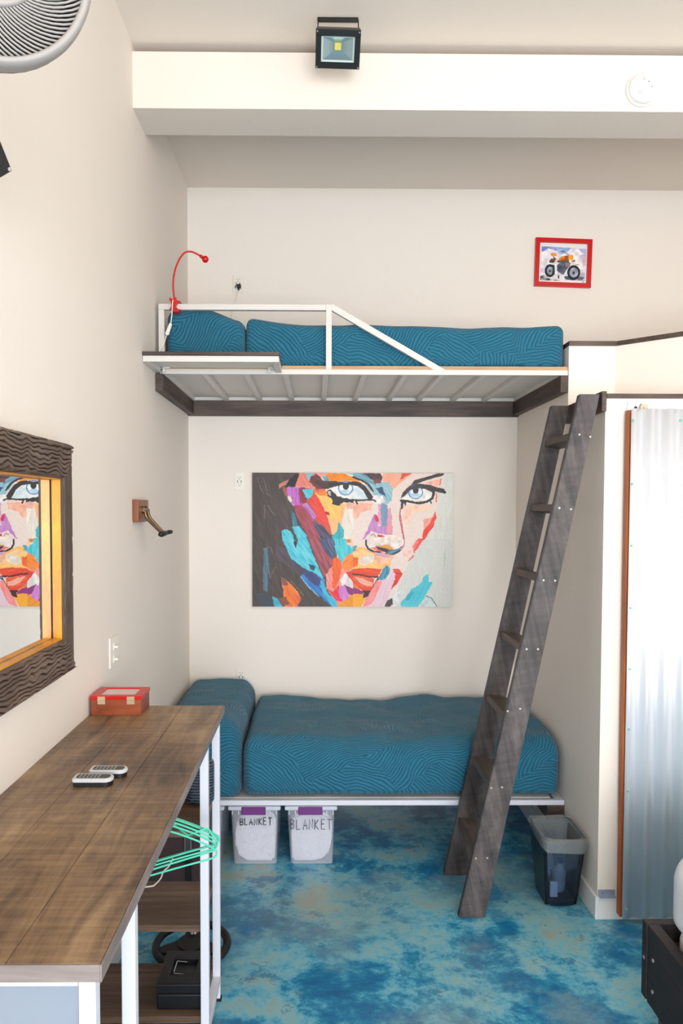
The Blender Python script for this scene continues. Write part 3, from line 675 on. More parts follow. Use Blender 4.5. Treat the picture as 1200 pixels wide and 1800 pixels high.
    P.poly(q('D', (190, 95), (290, 90), (370, 160), (260, 130)), (232, 120, 120), 0.8)
    P.poly(q('D', (260, 70), (420, 60), (470, 110), (380, 130), (290, 90)), (196, 128, 70), 0.8, 10, 0.06, (236, 160, 80))
    P.poly(q('D', (260, 80), (400, 110), (460, 130), (400, 160), (300, 120)), (52, 38, 32), 0.6)
    P.poly(q('D', (410, 120), (520, 110), (590, 60), (600, 80), (550, 140), (470, 180), (390, 170)), (96, 146, 170), 0.8, 150, 0.06, (60, 90, 110))
    P.line(q('D', (150, 10), (150, 60), (180, 110), (240, 145), (320, 152)), 3.2, (34, 36, 52), 0.5)
    P.line(q('D', (380, 165), (430, 178), (480, 170), (550, 130)), 2.6, (26, 30, 44), 0.5)
    P.poly(q('D', (230, 150), (400, 170), (480, 185), (420, 215), (290, 190)), (206, 150, 196), 1, 10, 0.05, (236, 180, 170))
    P.line(q('B', (205, 755), (240, 735), (270, 770)), 1.2, (190, 60, 50), 0.6)
    P.poly(q('B', (290, 740), (380, 760), (330, 775), (285, 770)), (214, 60, 50), 0.6)
    # blue bridge of the nose and brow
    P.poly(q('B', (0, 22), (130, 22), (320, 150), (250, 170), (150, 140), (0, 70)), (140, 186, 200), 0.8, 30, 0.06, (100, 150, 170))
    P.poly(q('B', (110, 110), (250, 160), (290, 130), (410, 125), (460, 200), (450, 340), (400, 380), (330, 370), (240, 290), (200, 230)), (132, 178, 194), 1.2, 60, 0.05, (164, 202, 210))
    P.poly(q('B', (260, 200), (340, 180), (350, 230), (390, 300), (310, 260)), (28, 74, 112), 0.8)
    P.poly(q('B', (240, 280), (340, 290), (380, 360), (300, 380), (230, 370)), (238, 232, 230), 1.2)
    P.poly(q('B', (100, 25), (310, 22), (345, 70), (330, 110), (230, 110), (150, 50)), (64, 48, 46), 0.8, 20, 0.06, (80, 54, 54))
    P.poly(q('B', (220, 95), (335, 100), (320, 140), (250, 145)), (128, 70, 72), 0.8)
    P.poly(q('A', (830, 60), (900, 50), (940, 110), (870, 115)), (110, 168, 190), 0.8)
    P.poly(q('A', (900, 22), (1110, 30), (1200, 70), (1200, 115), (940, 118), (880, 60)), (250, 140, 6), 0.6)
    P.poly(q('B', (-5, 70), (60, 110), (110, 150), (-5, 112)), (250, 150, 30), 0.6)
    P.line(q('B', (0, 72), (90, 105), (170, 150), (230, 230)), 3.4, K, 0.5)
    P.poly(q('A', (1100, 22), (1200, 22), (1200, 50)), (150, 200, 200), 0.5)
    # left eye: lid, white, iris, pupil, lashes
    P.poly(q('A', (730, 120), (850, 110), (1100, 125), (1200, 120), (1200, 170), (980, 180), (900, 210), (820, 190)), K, 0.8, 5, 0.1, (90, 56, 52))
    P.poly(q('B', (-10, 115), (60, 125), (150, 180), (230, 300), (215, 340), (150, 330), (120, 230), (50, 175), (-10, 165)), K, 0.6)
    P.poly(q('A', (925, 205), (1010, 175), (1110, 165), (1205, 165), (1205, 325), (1100, 318), (1010, 285)), (236, 236, 232), 0.3)
    P.poly(q('B', (-10, 165), (50, 178), (120, 235), (170, 325), (0, 330), (-10, 330)), (234, 236, 234), 0.3, None, 0.02, (206, 222, 230))
    cx_, cy_ = q('A', (1110, 200))[0]
    P.ell(cx_, cy_, 13.2, 12.6, (52, 96, 158), rough=0.2); P.ell(cx_, cy_, 11.8, 11.3, (176, 208, 232), rough=0.2, col2=(206, 226, 240))
    P.ell(cx_-6.5, cy_-1, 3.6, 5, (240, 244, 248), rough=0.3); P.ell(cx_+7, cy_, 4, 4.6, (240, 244, 248), rough=0.3)
    P.ell(cx_+0.5, cy_-3.5, 5.4, 6.2, (46, 38, 22), rough=0.2)
    P.poly(q('A', (940, 195), (1000, 170), (1110, 160), (1200, 160), (1200, 130), (900, 140)), K, 0.5)
    P.poly(q('A', (890, 230), (930, 215), (1010, 290), (1110, 322), (1200, 335), (1200, 370), (1100, 360), (1060, 380), (1040, 410), (960, 380), (950, 320), (900, 300)), (40, 32, 34), 1.4)
    P.poly(q('A', (900, 235), (935, 235), (940, 290), (915, 290)), (206, 190, 186), 0.8)
    P.line(q('B', (-5, 335), (80, 342), (170, 335), (215, 335)), 3.0, K, 0.8)
    P.line(q('B', (200, 320), (262, 352)), 3.0, K, 0.8); P.line(q('B', (30, 345), (45, 378)), 3.2, K, 0.6)
    # right brow and eye
    P.poly(q('B', (665, 160), (720, 100), (900, 50), (1000, 22), (1065, 25), (1050, 50), (960, 75), (800, 120), (740, 150)), (48, 40, 36), 0.6, 165, 0.06, (70, 60, 54))
    P.poly(q('B', (555, 320), (575, 250), (660, 165), (760, 145), (900, 160), (1000, 195), (1060, 200), (1075, 245), (1030, 255), (960, 235), (930, 310), (905, 240), (830, 205), (740, 205), (660, 240), (600, 290)), (70, 54, 54), 0.6, 10, 0.1, (52, 42, 42))
    P.poly(q('B', (560, 330), (640, 250), (740, 205), (840, 205), (920, 245), (925, 300), (870, 335), (740, 345), (600, 345)), (236, 232, 224), 0.3)
    cx_, cy_ = q('B', (728, 245))[0]
    P.ell(cx_, cy_, 13.0, 12.0, (48, 92, 150), rough=0.2); P.ell(cx_, cy_+0.2, 11.6, 10.6, (174, 206, 232), rough=0.2, col2=(204, 224, 240))
    P.ell(cx_+7, cy_-1, 4.2, 4.2, (244, 246, 248), rough=0.3); P.ell(cx_-6, cy_-1, 3.0, 3.4, (240, 244, 248), rough=0.3)
    P.ell(cx_, cy_-3.5, 5.2, 5.8, (54, 42, 34), rough=0.2)
    P.poly(q('B', (640, 245), (680, 215), (760, 200), (850, 205), (850, 185), (760, 160), (660, 190)), (66, 50, 50), 0.5)
    P.line(q('B', (560, 345), (640, 350), (760, 375), (860, 355), (925, 310), (945, 250)), 4.2, (44, 36, 34), 0.8)
    P.poly(q('B', (555, 340), (620, 360), (610, 415), (590, 370), (575, 440), (555, 450)), (40, 38, 50), 0.8)
    P.line(q('B', (900, 350), (915, 375)), 2.2, K, 0.5)
    P.line(q('B', (1000, 200), (1070, 245)), 4.5, (44, 36, 34), 1.2)
    P.line(q('B', (1025, 95), (1010, 160)), 1.8, (230, 96, 70), 0.8)
    P.line(q('B', (975, 260), (968, 360)), 2.2, (238, 110, 90), 0.8)
    # nose side line, cheek reds
    P.line(q('B', (550, 440), (545, 560), (580, 720), (598, 800)), 2.4, (220, 84, 92), 0.7); P.line(q('B', (545, 460), (570, 620), (598, 800)), 1.0, (150, 50, 90), 0.5)
    P.line(q('D', (600, 0), (598, 60), (560, 110)), 2.2, (206, 130, 170), 0.5)
    P.poly(q('B', (955, 460), (975, 540), (940, 640), (870, 750), (830, 810), (805, 810), (820, 700), (900, 600), (935, 520)), (234, 44, 28), 0.9, 120, 0.06, (240, 90, 70))
    P.poly(q('D', (760, -10), (830, -10), (780, 70), (715, 165), (705, 130), (740, 60)), (232, 44, 40), 0.9, 120, 0.05, (246, 110, 96))
    P.poly(q('D', (740, 0), (775, 20), (720, 110), (690, 90)), (244, 120, 110), 0.8)
    P.line(q('D', (705, 190), (655, 250)), 2.0, (226, 70, 60), 1.0)
    P.poly(q('D', (560, 130), (700, 90), (690, 180), (640, 240), (600, 200)), (246, 206, 192), 1)
    # lips
    P.poly(q('C', (1120, 390), (1200, 360), (1200, 500), (1150, 440)), (222, 60, 20), 0.5)
    P.poly(q('D', (-5, 345), (170, 335), (340, 350), (320, 400), (290, 430), (180, 440), (60, 410), (-5, 405)), (226, 62, 24), 0.6, 5, 0.06, (236, 92, 40))
    P.poly(q('D', (-5, 410), (100, 425), (250, 460), (240, 560), (190, 605), (110, 600), (0, 520)), (232, 66, 30), 0.6, 20, 0.06, (244, 110, 70))
    P.poly(q('D', (20, 440), (110, 455), (230, 505), (225, 550), (160, 550), (70, 500)), (246, 176, 150), 0.8, 20)
    P.line(q('D', (-5, 405), (90, 418), (200, 440), (290, 440)), 3.4, (110, 20, 14), 0.6)
    P.poly(q('D', (100, 600), (200, 600), (240, 540), (290, 450), (310, 470), (240, 570), (170, 680), (120, 690), (130, 620)), (58, 22, 24), 0.8)
    P.poly(q('D', (460, 345), (540, 345), (580, 395), (540, 430), (500, 410)), (228, 70, 38), 0.5)
    P.poly(q('D', (495, 415), (580, 405), (530, 500), (450, 595), (460, 540)), (222, 48, 34), 0.7)
    P.line(q('D', (470, 380), (530, 400), (575, 400)), 1.2, (120, 24, 20), 0.5)
    # finger and nail
    P.poly(q('D', (290, 480), (420, 440), (440, 350), (490, 400), (490, 470), (440, 600), (400, 720), (330, 800), (110, 800), (180, 660)), (236, 206, 216), 0.8, 115, 0.04, (228, 190, 206))
    P.poly(q('D', (280, 490), (350, 480), (300, 600), (220, 760), (110, 800), (150, 700)), (248, 156, 156), 1, 115, 0.05, (246, 130, 124))
    P.poly(q('D', (345, 350), (395, 305), (430, 330), (430, 390), (380, 470), (330, 480), (290, 460), (330, 400)), (60, 140, 168), 0.4, 110, 0.06, (80, 176, 200))
    P.poly(q('D', (325, 400), (345, 385), (320, 470), (292, 460)), (104, 104, 140), 0.4)
    P.line(q('D', (395, 320), (400, 370), (370, 450)), 1.6, (30, 104, 140), 0.4)
    P.poly(q('D', (370, 790), (400, 720), (460, 690), (470, 760), (430, 795)), (92, 84, 82), 0.8, 120, 0.1, (60, 52, 52))
    P.poly(q('D', (460, 700), (500, 600), (560, 620), (540, 760), (490, 795)), (220, 222, 218), 1)
    # cyan swipe lower right
    P.poly(q('D', (570, 795), (560, 740), (660, 640), (680, 580), (770, 540), (840, 430), (890, 400), (885, 500), (935, 500), (900, 580), (850, 670), (780, 795)), (66, 190, 208), 1.2, 120, 0.04, (96, 202, 214))
    P.poly(q('D', (600, 700), (680, 600), (720, 620), (640, 730)), (40, 168, 190), 1, 120)
    P.poly(q('D', (760, 795), (860, 665), (930, 690), (985, 790)), (204, 214, 210), 0.6)
    P.line(q('D', (860, 665), (920, 685), (960, 740), (985, 785)), 1.6, (90, 140, 146), 0.6)
    P.line(q('D', (1075, 130), (1070, 220), (1080, 310)), 2.5, (180, 194, 188), 1.0, 0.6)
    g = 1+0.03*field(P.H, P.W, 1.2*P.res, seed=77)[..., None]; P.img *= g
    return P
M_paint = paint_mat('oil_paint', 0.45)
cv = thing('canvas_painting', 'wide canvas painting of a colourful woman\'s face with finger at red lips', 'painting', (1.0, -0.02, 1.18))
obj('canvas_box', box(0.388, 1.610, -0.0295, -0.001, 1.179, 1.994, 0.001), plain('canvas_edge', (204, 190, 176), 0.8), cv)
paint_sheet(paint_face(), (0.3885, -0.030, 1.9935), (1.221, 0, 0), (0, 0, -0.814), 'painted_face', M_paint, cv, 'brushy woman\'s face in orange, teal and pink')

# ---- small motorcycle picture in a red frame (hangs slightly askew)
def paint_bike():
    def p(*pts):   # crop pixels -> local 0..100 x 0..86 frame coordinates
        o_ = []
        for x, y in pts:
            dx, dy = x-187, y-145; ax, ay, bx, by = 848, 37, -27, 730; D_ = ax*by-ay*bx
            o_.append((100*(dx*by-dy*bx)/D_, 86*(ax*dy-ay*dx)/D_))
        return [(a_-8, b_-8) for a_, b_ in o_]
    P = Paint(84, 70, 3.0, (238, 234, 232)); P.n1 *= 0.25; P.n2 *= 0.25; P.m1 *= 0.3; P.m2 *= 0.3
    P.poly(p((283, 270), (950, 310), (925, 805), (255, 780)), (232, 226, 230), 0.2)
    P.poly(p((283, 270), (500, 283), (520, 340), (470, 330), (380, 300), (300, 350), (280, 345)), (110, 130, 206), 1.2, None, 0.1, (160, 170, 220))
    P.poly(p((480, 285), (720, 300), (680, 350), (600, 390), (540, 385)), (130, 160, 218), 1.2, None, 0.1, (170, 190, 226))
    P.poly(p((830, 310), (950, 315), (945, 400), (880, 370)), (176, 180, 220), 1.2)
    P.poly(p((840, 410), (945, 380), (940, 560), (900, 590), (880, 470)), (214, 190, 206), 1.5)
    P.poly(p((265, 600), (340, 610), (330, 680), (262, 670)), (214, 204, 226), 1.5)
    P.poly(p((850, 670), (930, 680), (925, 800), (780, 790)), (176, 166, 190), 1.5, None, 0.1, (206, 196, 214))
    P.poly(p((255, 725), (330, 695), (400, 760), (560, 790), (480, 790), (258, 780)), (64, 64, 72), 1.2, None, 0.2, (200, 200, 206))
    P.poly(p((780, 770), (860, 730), (925, 745), (880, 790)), (110, 106, 124), 1.5)
    P.poly(p((610, 730), (660, 720), (800, 760), (780, 790), (640, 775)), (60, 90, 96), 1.2)
    for (cx_, cy_, rx, ry, hr) in ((405, 640, 78, 98, 0.62), (760, 670, 98, 112, 0.66)):
        c_ = p((cx_, cy_))[0]; k = 100/848
        P.ell(c_[0], c_[1], rx*k, ry*k, (24, 30, 32), rough=0.6); P.ell(c_[0]+0.3, c_[1], rx*k*hr, ry*k*hr, (184, 182, 198), rough=0.6, col2=(140, 140, 156))
        P.ell(c_[0], c_[1]+0.6, rx*k*0.2, ry*k*0.2, (50, 52, 62), rough=0.6)
    P.poly(p((420, 545), (475, 555), (478, 700), (430, 700), (450, 620)), (40, 52, 54), 0.8)
    P.poly(p((475, 545), (505, 545), (505, 690), (480, 690)), (240, 240, 242), 0.5)
    P.poly(p((510, 560), (540, 530), (700, 510), (690, 580), (640, 650), (600, 705), (560, 680), (510, 640)), (62, 64, 84), 1, None, 0.2, (100, 104, 126))
    P.poly(p((510, 490), (690, 490), (690, 530), (600, 530), (520, 520)), (90, 80, 74), 0.8)
    P.poly(p((630, 520), (720, 520), (700, 580), (640, 590)), (130, 120, 112), 1)
    P.poly(p((525, 480), (570, 430), (640, 415), (690, 410), (690, 490), (530, 490)), (226, 132, 24), 0.8, None, 0.1, (160, 84, 30))
    P.poly(p((680, 405), (750, 405), (755, 480), (700, 490)), (240, 160, 40), 0.7)
    P.poly(p((720, 500), (770, 480), (790, 500), (740, 510)), (140, 60, 30), 0.5)
    P.poly(p((412, 378), (495, 376), (512, 425), (430, 420)), (232, 140, 30), 0.8)
    P.poly(p((420, 460), (480, 450), (490, 500), (440, 510), (395, 510), (400, 490)), (120, 70, 36), 1)
    P.poly(p((395, 495), (470, 495), (470, 520), (400, 520)), (50, 56, 50), 0.6)
    P.line(p((570, 350), (620, 352), (655, 385), (685, 405)), 1.2, (60, 60, 66), 0.4)
    P.line(p((455, 430), (495, 468)), 1.6, (40, 30, 28), 0.4)
    P.line(p((790, 550), (835, 555)), 2, (190, 170, 80), 0.5)
    P.poly(p((520, 710), (545, 710), (540, 760), (525, 760)), (50, 50, 60), 0.5)
    P.line(p((893, 812), (902, 818)), 1.2, (40, 40, 40), 0.1)
    return P
ang = math.atan2(-0.011, 0.341)
fr = thing('framed_picture', 'small motorcycle watercolour in a red frame hanging above the loft wall', 'picture', (2.26, -0.01, 3.12))
O = Vector((2.095, -0.022, 3.411)); EX = Vector((0.341, 0, -0.0105)); EZ = Vector((-0.006, 0, -0.2875))
def fp(a_, b_, y): v = O+EX*a_+EZ*b_; return (v.x, v.z)
bm = new_bm(); t1, t2 = 0.075, 0.09
o4 = [(0, 0), (1, 0), (1, 1), (0, 1)]; i4 = [(t1, t2), (1-t1, t2), (1-t1, 1-t2), (t1, 1-t2)]
for k in range(4):
    a_, b_ = k, (k+1) % 4; add_prism(bm, [fp(*o4[a_], 0), fp(*o4[b_], 0), fp(*i4[b_], 0), fp(*i4[a_], 0)], 'y', -0.022, -0.003)
bmesh.ops.recalc_face_normals(bm, faces=bm.faces); obj('red_frame', bm, M_red, fr)
obj('backing', prism([fp(*c, 0) for c in o4], 'y', -0.0029, -0.0005), plain('backing_card', (120, 100, 80), 0.8), fr)
Pb = paint_bike(); o2 = O+EX*0.076+EZ*0.091
paint_sheet(Pb, (o2.x, -0.006, o2.z), tuple(EX*0.848), tuple(EZ*0.818), 'watercolour', paint_mat('watercolour_paper', 0.6), fr, 'painting of an orange motorcycle')

# ================================================================ OUTLETS, SWITCH, DETECTOR
M_slot = plain('dark_slot', (30, 24, 18), 0.6)
def outlet(cx, cz, label, plug=False):
    t = thing('wall_outlet', label, 'outlet', (cx, 0, cz-0.057), 'duplex outlets on the back wall')
    obj('cover_plate', box(cx-0.030, cx+0.030, -0.006, 0, cz-0.055, cz+0.055, 0.002), M_white, t)
    r_ = obj('receptacle', box(cx-0.0175, cx+0.0175, -0.0085, -0.006, cz-0.034, cz+0.034, 0.001), M_white, t)
    bm = new_bm()
    for dz in (0.019, -0.020):
        for dx in (-0.0065, 0.0065): add_box(bm, cx+dx-0.001, cx+dx+0.001, -0.0092, -0.0085, cz+dz, cz+dz+0.008)
        add_disc(bm, (cx, cz+dz-0.008), 'y', 0.0024, -0.0092, -0.0085, 10)
    for dx in (-0.0105, 0.0105): add_box(bm, cx+dx-0.002, cx+dx+0.002, -0.0092, -0.0085, cz-0.008, cz+0.005)
    obj('slots', bm, M_slot, r_)
    return t
outlet(0.303, 3.133, 'white wall outlet above the upper bunk with a black plug in it')
outlet(0.309, 1.943, 'white wall outlet left of the canvas painting')
outlet(0.316, 0.744, 'white wall outlet just above the lower bed')
pg = thing('plug_and_cord', 'black plug with pale cord hanging from the uppermost wall outlet', 'plug', (0.31, -0.02, 3.1))
bm = new_bm(); add_box(bm, 0.298, 0.322, -0.034, -0.0095, 3.098, 3.122, 0.004); add_box(bm, 0.304, 0.312, -0.032, -0.012, 3.085, 3.1, 0.002); add_tube(bm, [(0.3, -0.02, 3.118), (0.291, -0.022, 3.116), (0.288, -0.022, 3.10)], 0.003, 8)
obj('plug_body', bm, M_black, pg)
obj('cord', tube(smooth_path([(0.307, -0.024, 3.086), (0.29, -0.02, 3.02), (0.262, -0.015, 2.92), (0.238, -0.015, 2.78), (0.22, -0.015, 2.62), (0.215, -0.014, 2.5)]), 0.0028, 8), M_white, pg, smooth=True)
sw = thing('light_switch', 'white double rocker light switch on the left wall above the desk', 'light switch', (0, -1.85, 1.17))
obj('cover_plate', box(0, 0.006, -1.908, -1.79, 1.168, 1.283, 0.002), M_white, sw)
for z in (1.198, 1.245):
    bm = new_bm(); add_box(bm, 0.006, 0.009, -1.865, -1.832, z-0.014, z+0.014, 0.001); add_prism(bm, [(-1.862, z-0.004), (-1.835, z-0.004), (-1.835, z+0.004), (-1.862, z+0.004)], 'x', 0.009, 0.022)
    obj('toggle', bm, M_white, sw)
sd = thing('smoke_detector', 'round white smoke detector on the face of the ceiling beam', 'smoke detector', (2.163, -1.437, 3.49))
def ydisc(cx, cz, prof, mat, name, parent, seg=48):
    bm = lathe(prof, seg)
    for v in bm.verts: x, y, z = v.co; v.co = (cx+x, -1.437-z, cz+y)
    bmesh.ops.recalc_face_normals(bm, faces=bm.faces); return obj(name, bm, mat, parent, smooth=True, auto=50)
DX, DZ = 2.158, 3.552
ydisc(DX, DZ, [(0.070, 0), (0.070, 0.012), (0.066, 0.014)], M_white, 'base_ring', sd)
ydisc(DX, DZ, [(0.062, 0.014), (0.062, 0.026), (0.056, 0.034), (0.044, 0.039), (0.02, 0.041), (0.001, 0.0415)], M_trim, 'dome', sd)
for dx, dz, rr in ((-0.005, 0.03, 0.0055), (0.027, 0.0, 0.0055)):
    bm = new_bm(); add_disc(bm, (DX+dx, DZ+dz), 'y', rr, -1.437-0.0425, -1.437-0.030, 16); obj('vent_button', bm, plain('grey_button', (196, 186, 186), 0.5), sd)
bm = new_bm(); add_disc(bm, (DX+0.014, DZ+0.019), 'y', 0.0022, -1.437-0.0430, -1.437-0.030, 10); obj('indicator', bm, M_slot, sd)
for k in range(3): 
    bm = new_bm()
    a0 = (DX-0.030+0.005*k, DZ-0.022+0.004*k)
    add_tube(bm, [(a0[0], -1.4773, a0[1]), (a0[0]+0.009, -1.4773, a0[1]-0.011)], 0.0008, 6)
    obj('sounder_slot', bm, plain('grey_slot', (120, 116, 116), 0.6), sd)

# ================================================================ FLOODLIGHTS
M_alu = plain('floodlight_reflector', (150, 178, 186), 0.22, metal=0.85)
M_fgl = glass('floodlight_glass')
M_led = plain('yellow_led', (236, 214, 20), 0.5)
M_fgrey = plain('grey_casting', (92, 88, 80), 0.5, metal=0.2)
M_gasket = plain('pale_gasket', (200, 214, 206), 0.4)
def floodlight(name, label, Mx, ceil_d, w=0.176, h=0.136):
    """local frame: face points to -y, x right, z up; origin at the middle of the face"""
    t = thing(name, label, 'floodlight', tuple(Mx.translation))
    def fin(bm):
        bmesh.ops.recalc_face_normals(bm, faces=bm.faces)
        for v in bm.verts: v.co = Mx @ v.co
        return bm
    bm = new_bm(); a, b_ = w/2, h/2; g = 0.022
    for (x0, x1, z0, z1) in ((-a, a, b_-g, b_), (-a, a, -b_, -b_+g*0.9), (-a, -a+g, -b_+g*0.9, b_-g), (a-g, a, -b_+g*0.9, b_-g)): add_box(bm, x0, x1, -0.006, 0.014, z0, z1, 0.0015, 1)
    obj('bezel', fin(bm), M_black, t)
    bm = new_bm(); A = [(-a+g, -b_+g), (a-g, -b_+g), (a-g, b_-g), (-a+g, b_-g)]
    def fr4(bm, P0, y0, P1, y1):
        p0 = [bm.verts.new((x, y0, z)) for x, z in P0]; p1 = [bm.verts.new((x, y1, z)) for x, z in P1]
        for k in range(4): bm.faces.new([p0[k], p0[(k+1) % 4], p1[(k+1) % 4], p1[k]])
    Bq = [(x*0.89, z*0.86) for x, z in A]; Cq = [(-0.013, -0.012), (0.013, -0.012), (0.013, 0.014), (-0.013, 0.014)]
    fr4(bm, A, 0.004, Bq, 0.006); obj('gasket', fin(bm), M_gasket, t)
    bm = new_bm(); fr4(bm, Bq, 0.006, Cq, 0.038); obj('reflector', fin(bm), M_alu, t)
    bm = new_bm(); add_box(bm, -0.0128, 0.0128, 0.034, 0.04, -0.0118, 0.0138); obj('led_chip', fin(bm), M_led, t)
    bm = new_bm(); add_box(bm, -a+g, a-g, 0.0, 0.0015, -b_+g, b_-g); obj('glass_cover', fin(bm), M_fgl, t)
    bm = new_bm(); e_ = 0.003
    add_box(bm, -a+e_, -a+e_+0.004, 0.0142, 0.042, -b_+e_, b_-e_); add_box(bm, a-e_-0.004, a-e_, 0.0142, 0.042, -b_+e_, b_-e_)
    add_box(bm, -a+e_+0.004, a-e_-0.004, 0.0142, 0.042, b_-e_-0.004, b_-e_); add_box(bm, -a+e_+0.004, a-e_-0.004, 0.0142, 0.042, -b_+e_, -b_+e_+0.004)
    add_box(bm, -a+e_, a-e_, 0.0421, 0.047, -b_+e_, b_-e_)
    add_prism(bm, [(0.0472, -b_*0.7), (0.080, -b_*0.5), (0.080, b_*0.75), (0.0472, b_*0.95)], 'x', -a*0.68, a*0.68)
    for k in range(7): x = -a*0.6+a*1.2*k/6; add_box(bm, x-0.0015, x+0.0015, 0.0802, 0.092, -b_*0.5, b_*0.65)
    obj('housing', fin(bm), M_fgrey, t)
    for sx in (-1, 1):
        for sz in (-1, 1):
            bm = new_bm(); add_disc(bm, (sx*(a-0.006), sz*(b_-0.006)), 'y', 0.0036, -0.008, -0.006, 10); obj('screw', fin(bm), M_chrome, t)
    bm = new_bm(); yb, zc = ceil_d
    for sx in (-1, 1):
        x = sx*(w/2-0.012)*0.88; xs = sx*(w/2+0.0012)
        p0 = Mx @ Vector((xs*0.90, 0.03, h/2-0.02)); p1 = Mx @ Vector((xs*0.90, 0.0, 0)); p1 = Vector((p0.x, yb, zc-0.001)) if zc else p1
        add_tube(bm, [p0, p1], 0.0022, 6)
    xl = (Mx @ Vector((-(w/2)*0.92, 0, 0))).x; xr = (Mx @ Vector(((w/2)*0.92, 0, 0))).x
    if zc: add_box(bm, xl, xr, yb-0.015, yb+0.015, zc-0.004, zc-0.0005)
    obj('bracket', bm, M_black, t)
    return t
Mx = Matrix.Translation((0.861, -1.665, 3.588)) @ Matrix.Rotation(math.radians(1.5), 4, 'Y') @ Matrix.Rotation(math.radians(44), 4, 'X')
floodlight('floodlight', 'black floodlight with yellow chip hanging from ceiling before the beam', Mx, (-1.62, HM))
# second floodlight on the left wall, only a corner of it in view
Mx2 = Matrix.Translation((0.096, -3.324, 2.482)) @ Matrix.Rotation(math.radians(62), 4, 'Z') @ Matrix.Rotation(math.radians(20), 4, 'X') @ Matrix.Rotation(math.radians(46), 4, 'Y')
t2_ = thing('floodlight', 'black floodlight corner poking in at the left edge below the fan', 'floodlight', tuple(Mx2.translation))
def fin2(bm):
    bmesh.ops.recalc_face_normals(bm, faces=bm.faces)
    for v in bm.verts: v.co = Mx2 @ v.co
    return bm
bm = new_bm(); a, b_ = 0.088, 0.075; add_box(bm, -a, a, -0.006, 0.04, -b_, b_, 0.002, 1); obj('housing', fin2(bm), M_black, t2_)
for sx in (-1, 1):
    for sz in (-1, 1):
        bm = new_bm(); add_disc(bm, (sx*(a-0.007), sz*(b_-0.007)), 'y', 0.004, -0.0085, -0.006, 10); obj('screw', fin2(bm), M_chrome, t2_)
bm = new_bm(); add_box(bm, -0.06, 0.06, -0.0068, -0.0062, -0.045, 0.045); obj('glass_cover', fin2(bm), M_alu, t2_)
obj('bracket', box(0.0, 0.06, -3.35, -3.31, 2.46, 2.50, 0.002), M_black, t2_)

# ================================================================ MIRROR
from mathutils import noise as MN
def hgrain(a_, c_):
    """carved bark relief; a_ along the board, c_ across it (metres)"""
    wv = MN.noise(Vector((a_*9, c_*14, 3.1)))*1.5+MN.noise(Vector((a_*24, c_*30, 7.7)))*0.7
    s_ = math.sin(c_*270+wv*3.0); rg = min(1.0, abs(s_)*1.7)
    k = 0.75+0.5*MN.noise(Vector((a_*10, c_*40, 1.0)))
    return max(0.0, 1.0-(1.0-rg)*k*1.3)
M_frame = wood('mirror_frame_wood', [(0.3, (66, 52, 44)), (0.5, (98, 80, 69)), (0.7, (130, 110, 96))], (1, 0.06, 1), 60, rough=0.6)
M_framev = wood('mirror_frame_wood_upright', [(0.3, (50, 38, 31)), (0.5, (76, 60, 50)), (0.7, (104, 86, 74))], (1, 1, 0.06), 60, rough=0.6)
M_gold = wood('varnished_pine_lip', [(0.3, (170, 100, 12)), (0.5, (214, 142, 28)), (0.75, (236, 172, 56))], (1, 1, 0.2), 50, rough=0.35)
m_, nt_, b__ = new_mat('mirror_glass'); b__.inputs['Metallic'].default_value = 1; b__.inputs['Roughness'].default_value = 0.0; b__.inputs['Base Color'].default_value = (0.93, 0.95, 0.95, 1)
M_mir = m_
MY1, MY0, MZ0, MZ1 = -2.502, -3.76, 1.287, 1.962; FW, FV = 0.103, 0.080
mi = thing('wall_mirror', 'wall mirror in a thick dark carved wood frame at left', 'mirror', (0, (MY0+MY1)/2, MZ0))
def relief(y0, y1, z0, z1, horiz, cut, amp, n1, n2):
    """board face with carved relief; cut(t) trims both ends for the mitre"""
    bm = new_bm(); g = []
    for i in range(n1+1):
        row = []
        for j in range(n2+1):
            t = j/n2
            if horiz:
                z = z0+(z1-z0)*t; a0, a1 = cut(t); y = a0+(a1-a0)*i/n1; h = hgrain(y, z)
            else:
                y = y0+(y1-y0)*t; a0, a1 = cut(t); z = a0+(a1-a0)*i/n1; h = hgrain(z, y)
            e = min(1, min(t, 1-t)*12)
            row.append(bm.verts.new((0.043+amp*h*(0.3+0.7*e)+0.003*e, y, z)))
        g.append(row)
    for i in range(n1):
        for j in range(n2): bm.faces.new([g[i][j], g[i+1][j], g[i+1][j+1], g[i][j+1]])
    # skirt back to the wall
    per = [g[i][0] for i in range(n1+1)]+[g[n1][j] for j in range(1, n2+1)]+[g[i][n2] for i in range(n1-1, -1, -1)]+[g[0][j] for j in range(n2-1, 0, -1)]
    bk_ = [bm.verts.new((0.001, v.co.y, v.co.z)) for v in per]; n = len(per)
    for k in range(n): bm.faces.new([per[k], per[(k+1) % n], bk_[(k+1) % n], bk_[k]])
    bm.faces.new(bk_); bmesh.ops.recalc_face_normals(bm, faces=bm.faces); return bm
obj('frame_board', relief(0, 0, MZ1-FW, MZ1, True, lambda t: (MY0+FV*(1-t), MY1-FV*(1-t)), 0.012, 620, 100), M_frame, mi)
obj('frame_board', relief(0, 0, MZ0, MZ0+FW, True, lambda t: (MY0+FV*t, MY1-FV*t), 0.012, 620, 100), M_frame, mi)
obj('frame_board', relief(MY1-FV, MY1, 0, 0, False, lambda t: (MZ0+FW*(1-t), MZ1-FW*(1-t)), 0.005, 260, 50), M_framev, mi)
obj('frame_board', relief(MY0, MY0+FV, 0, 0, False, lambda t: (MZ0+FW*t, MZ1-FW*t), 0.005, 260, 50), M_framev, mi)
bm = new_bm(); a0, a1, c0, c1 = MY0+FV, MY1-FV, MZ0+FW, MZ1-FW
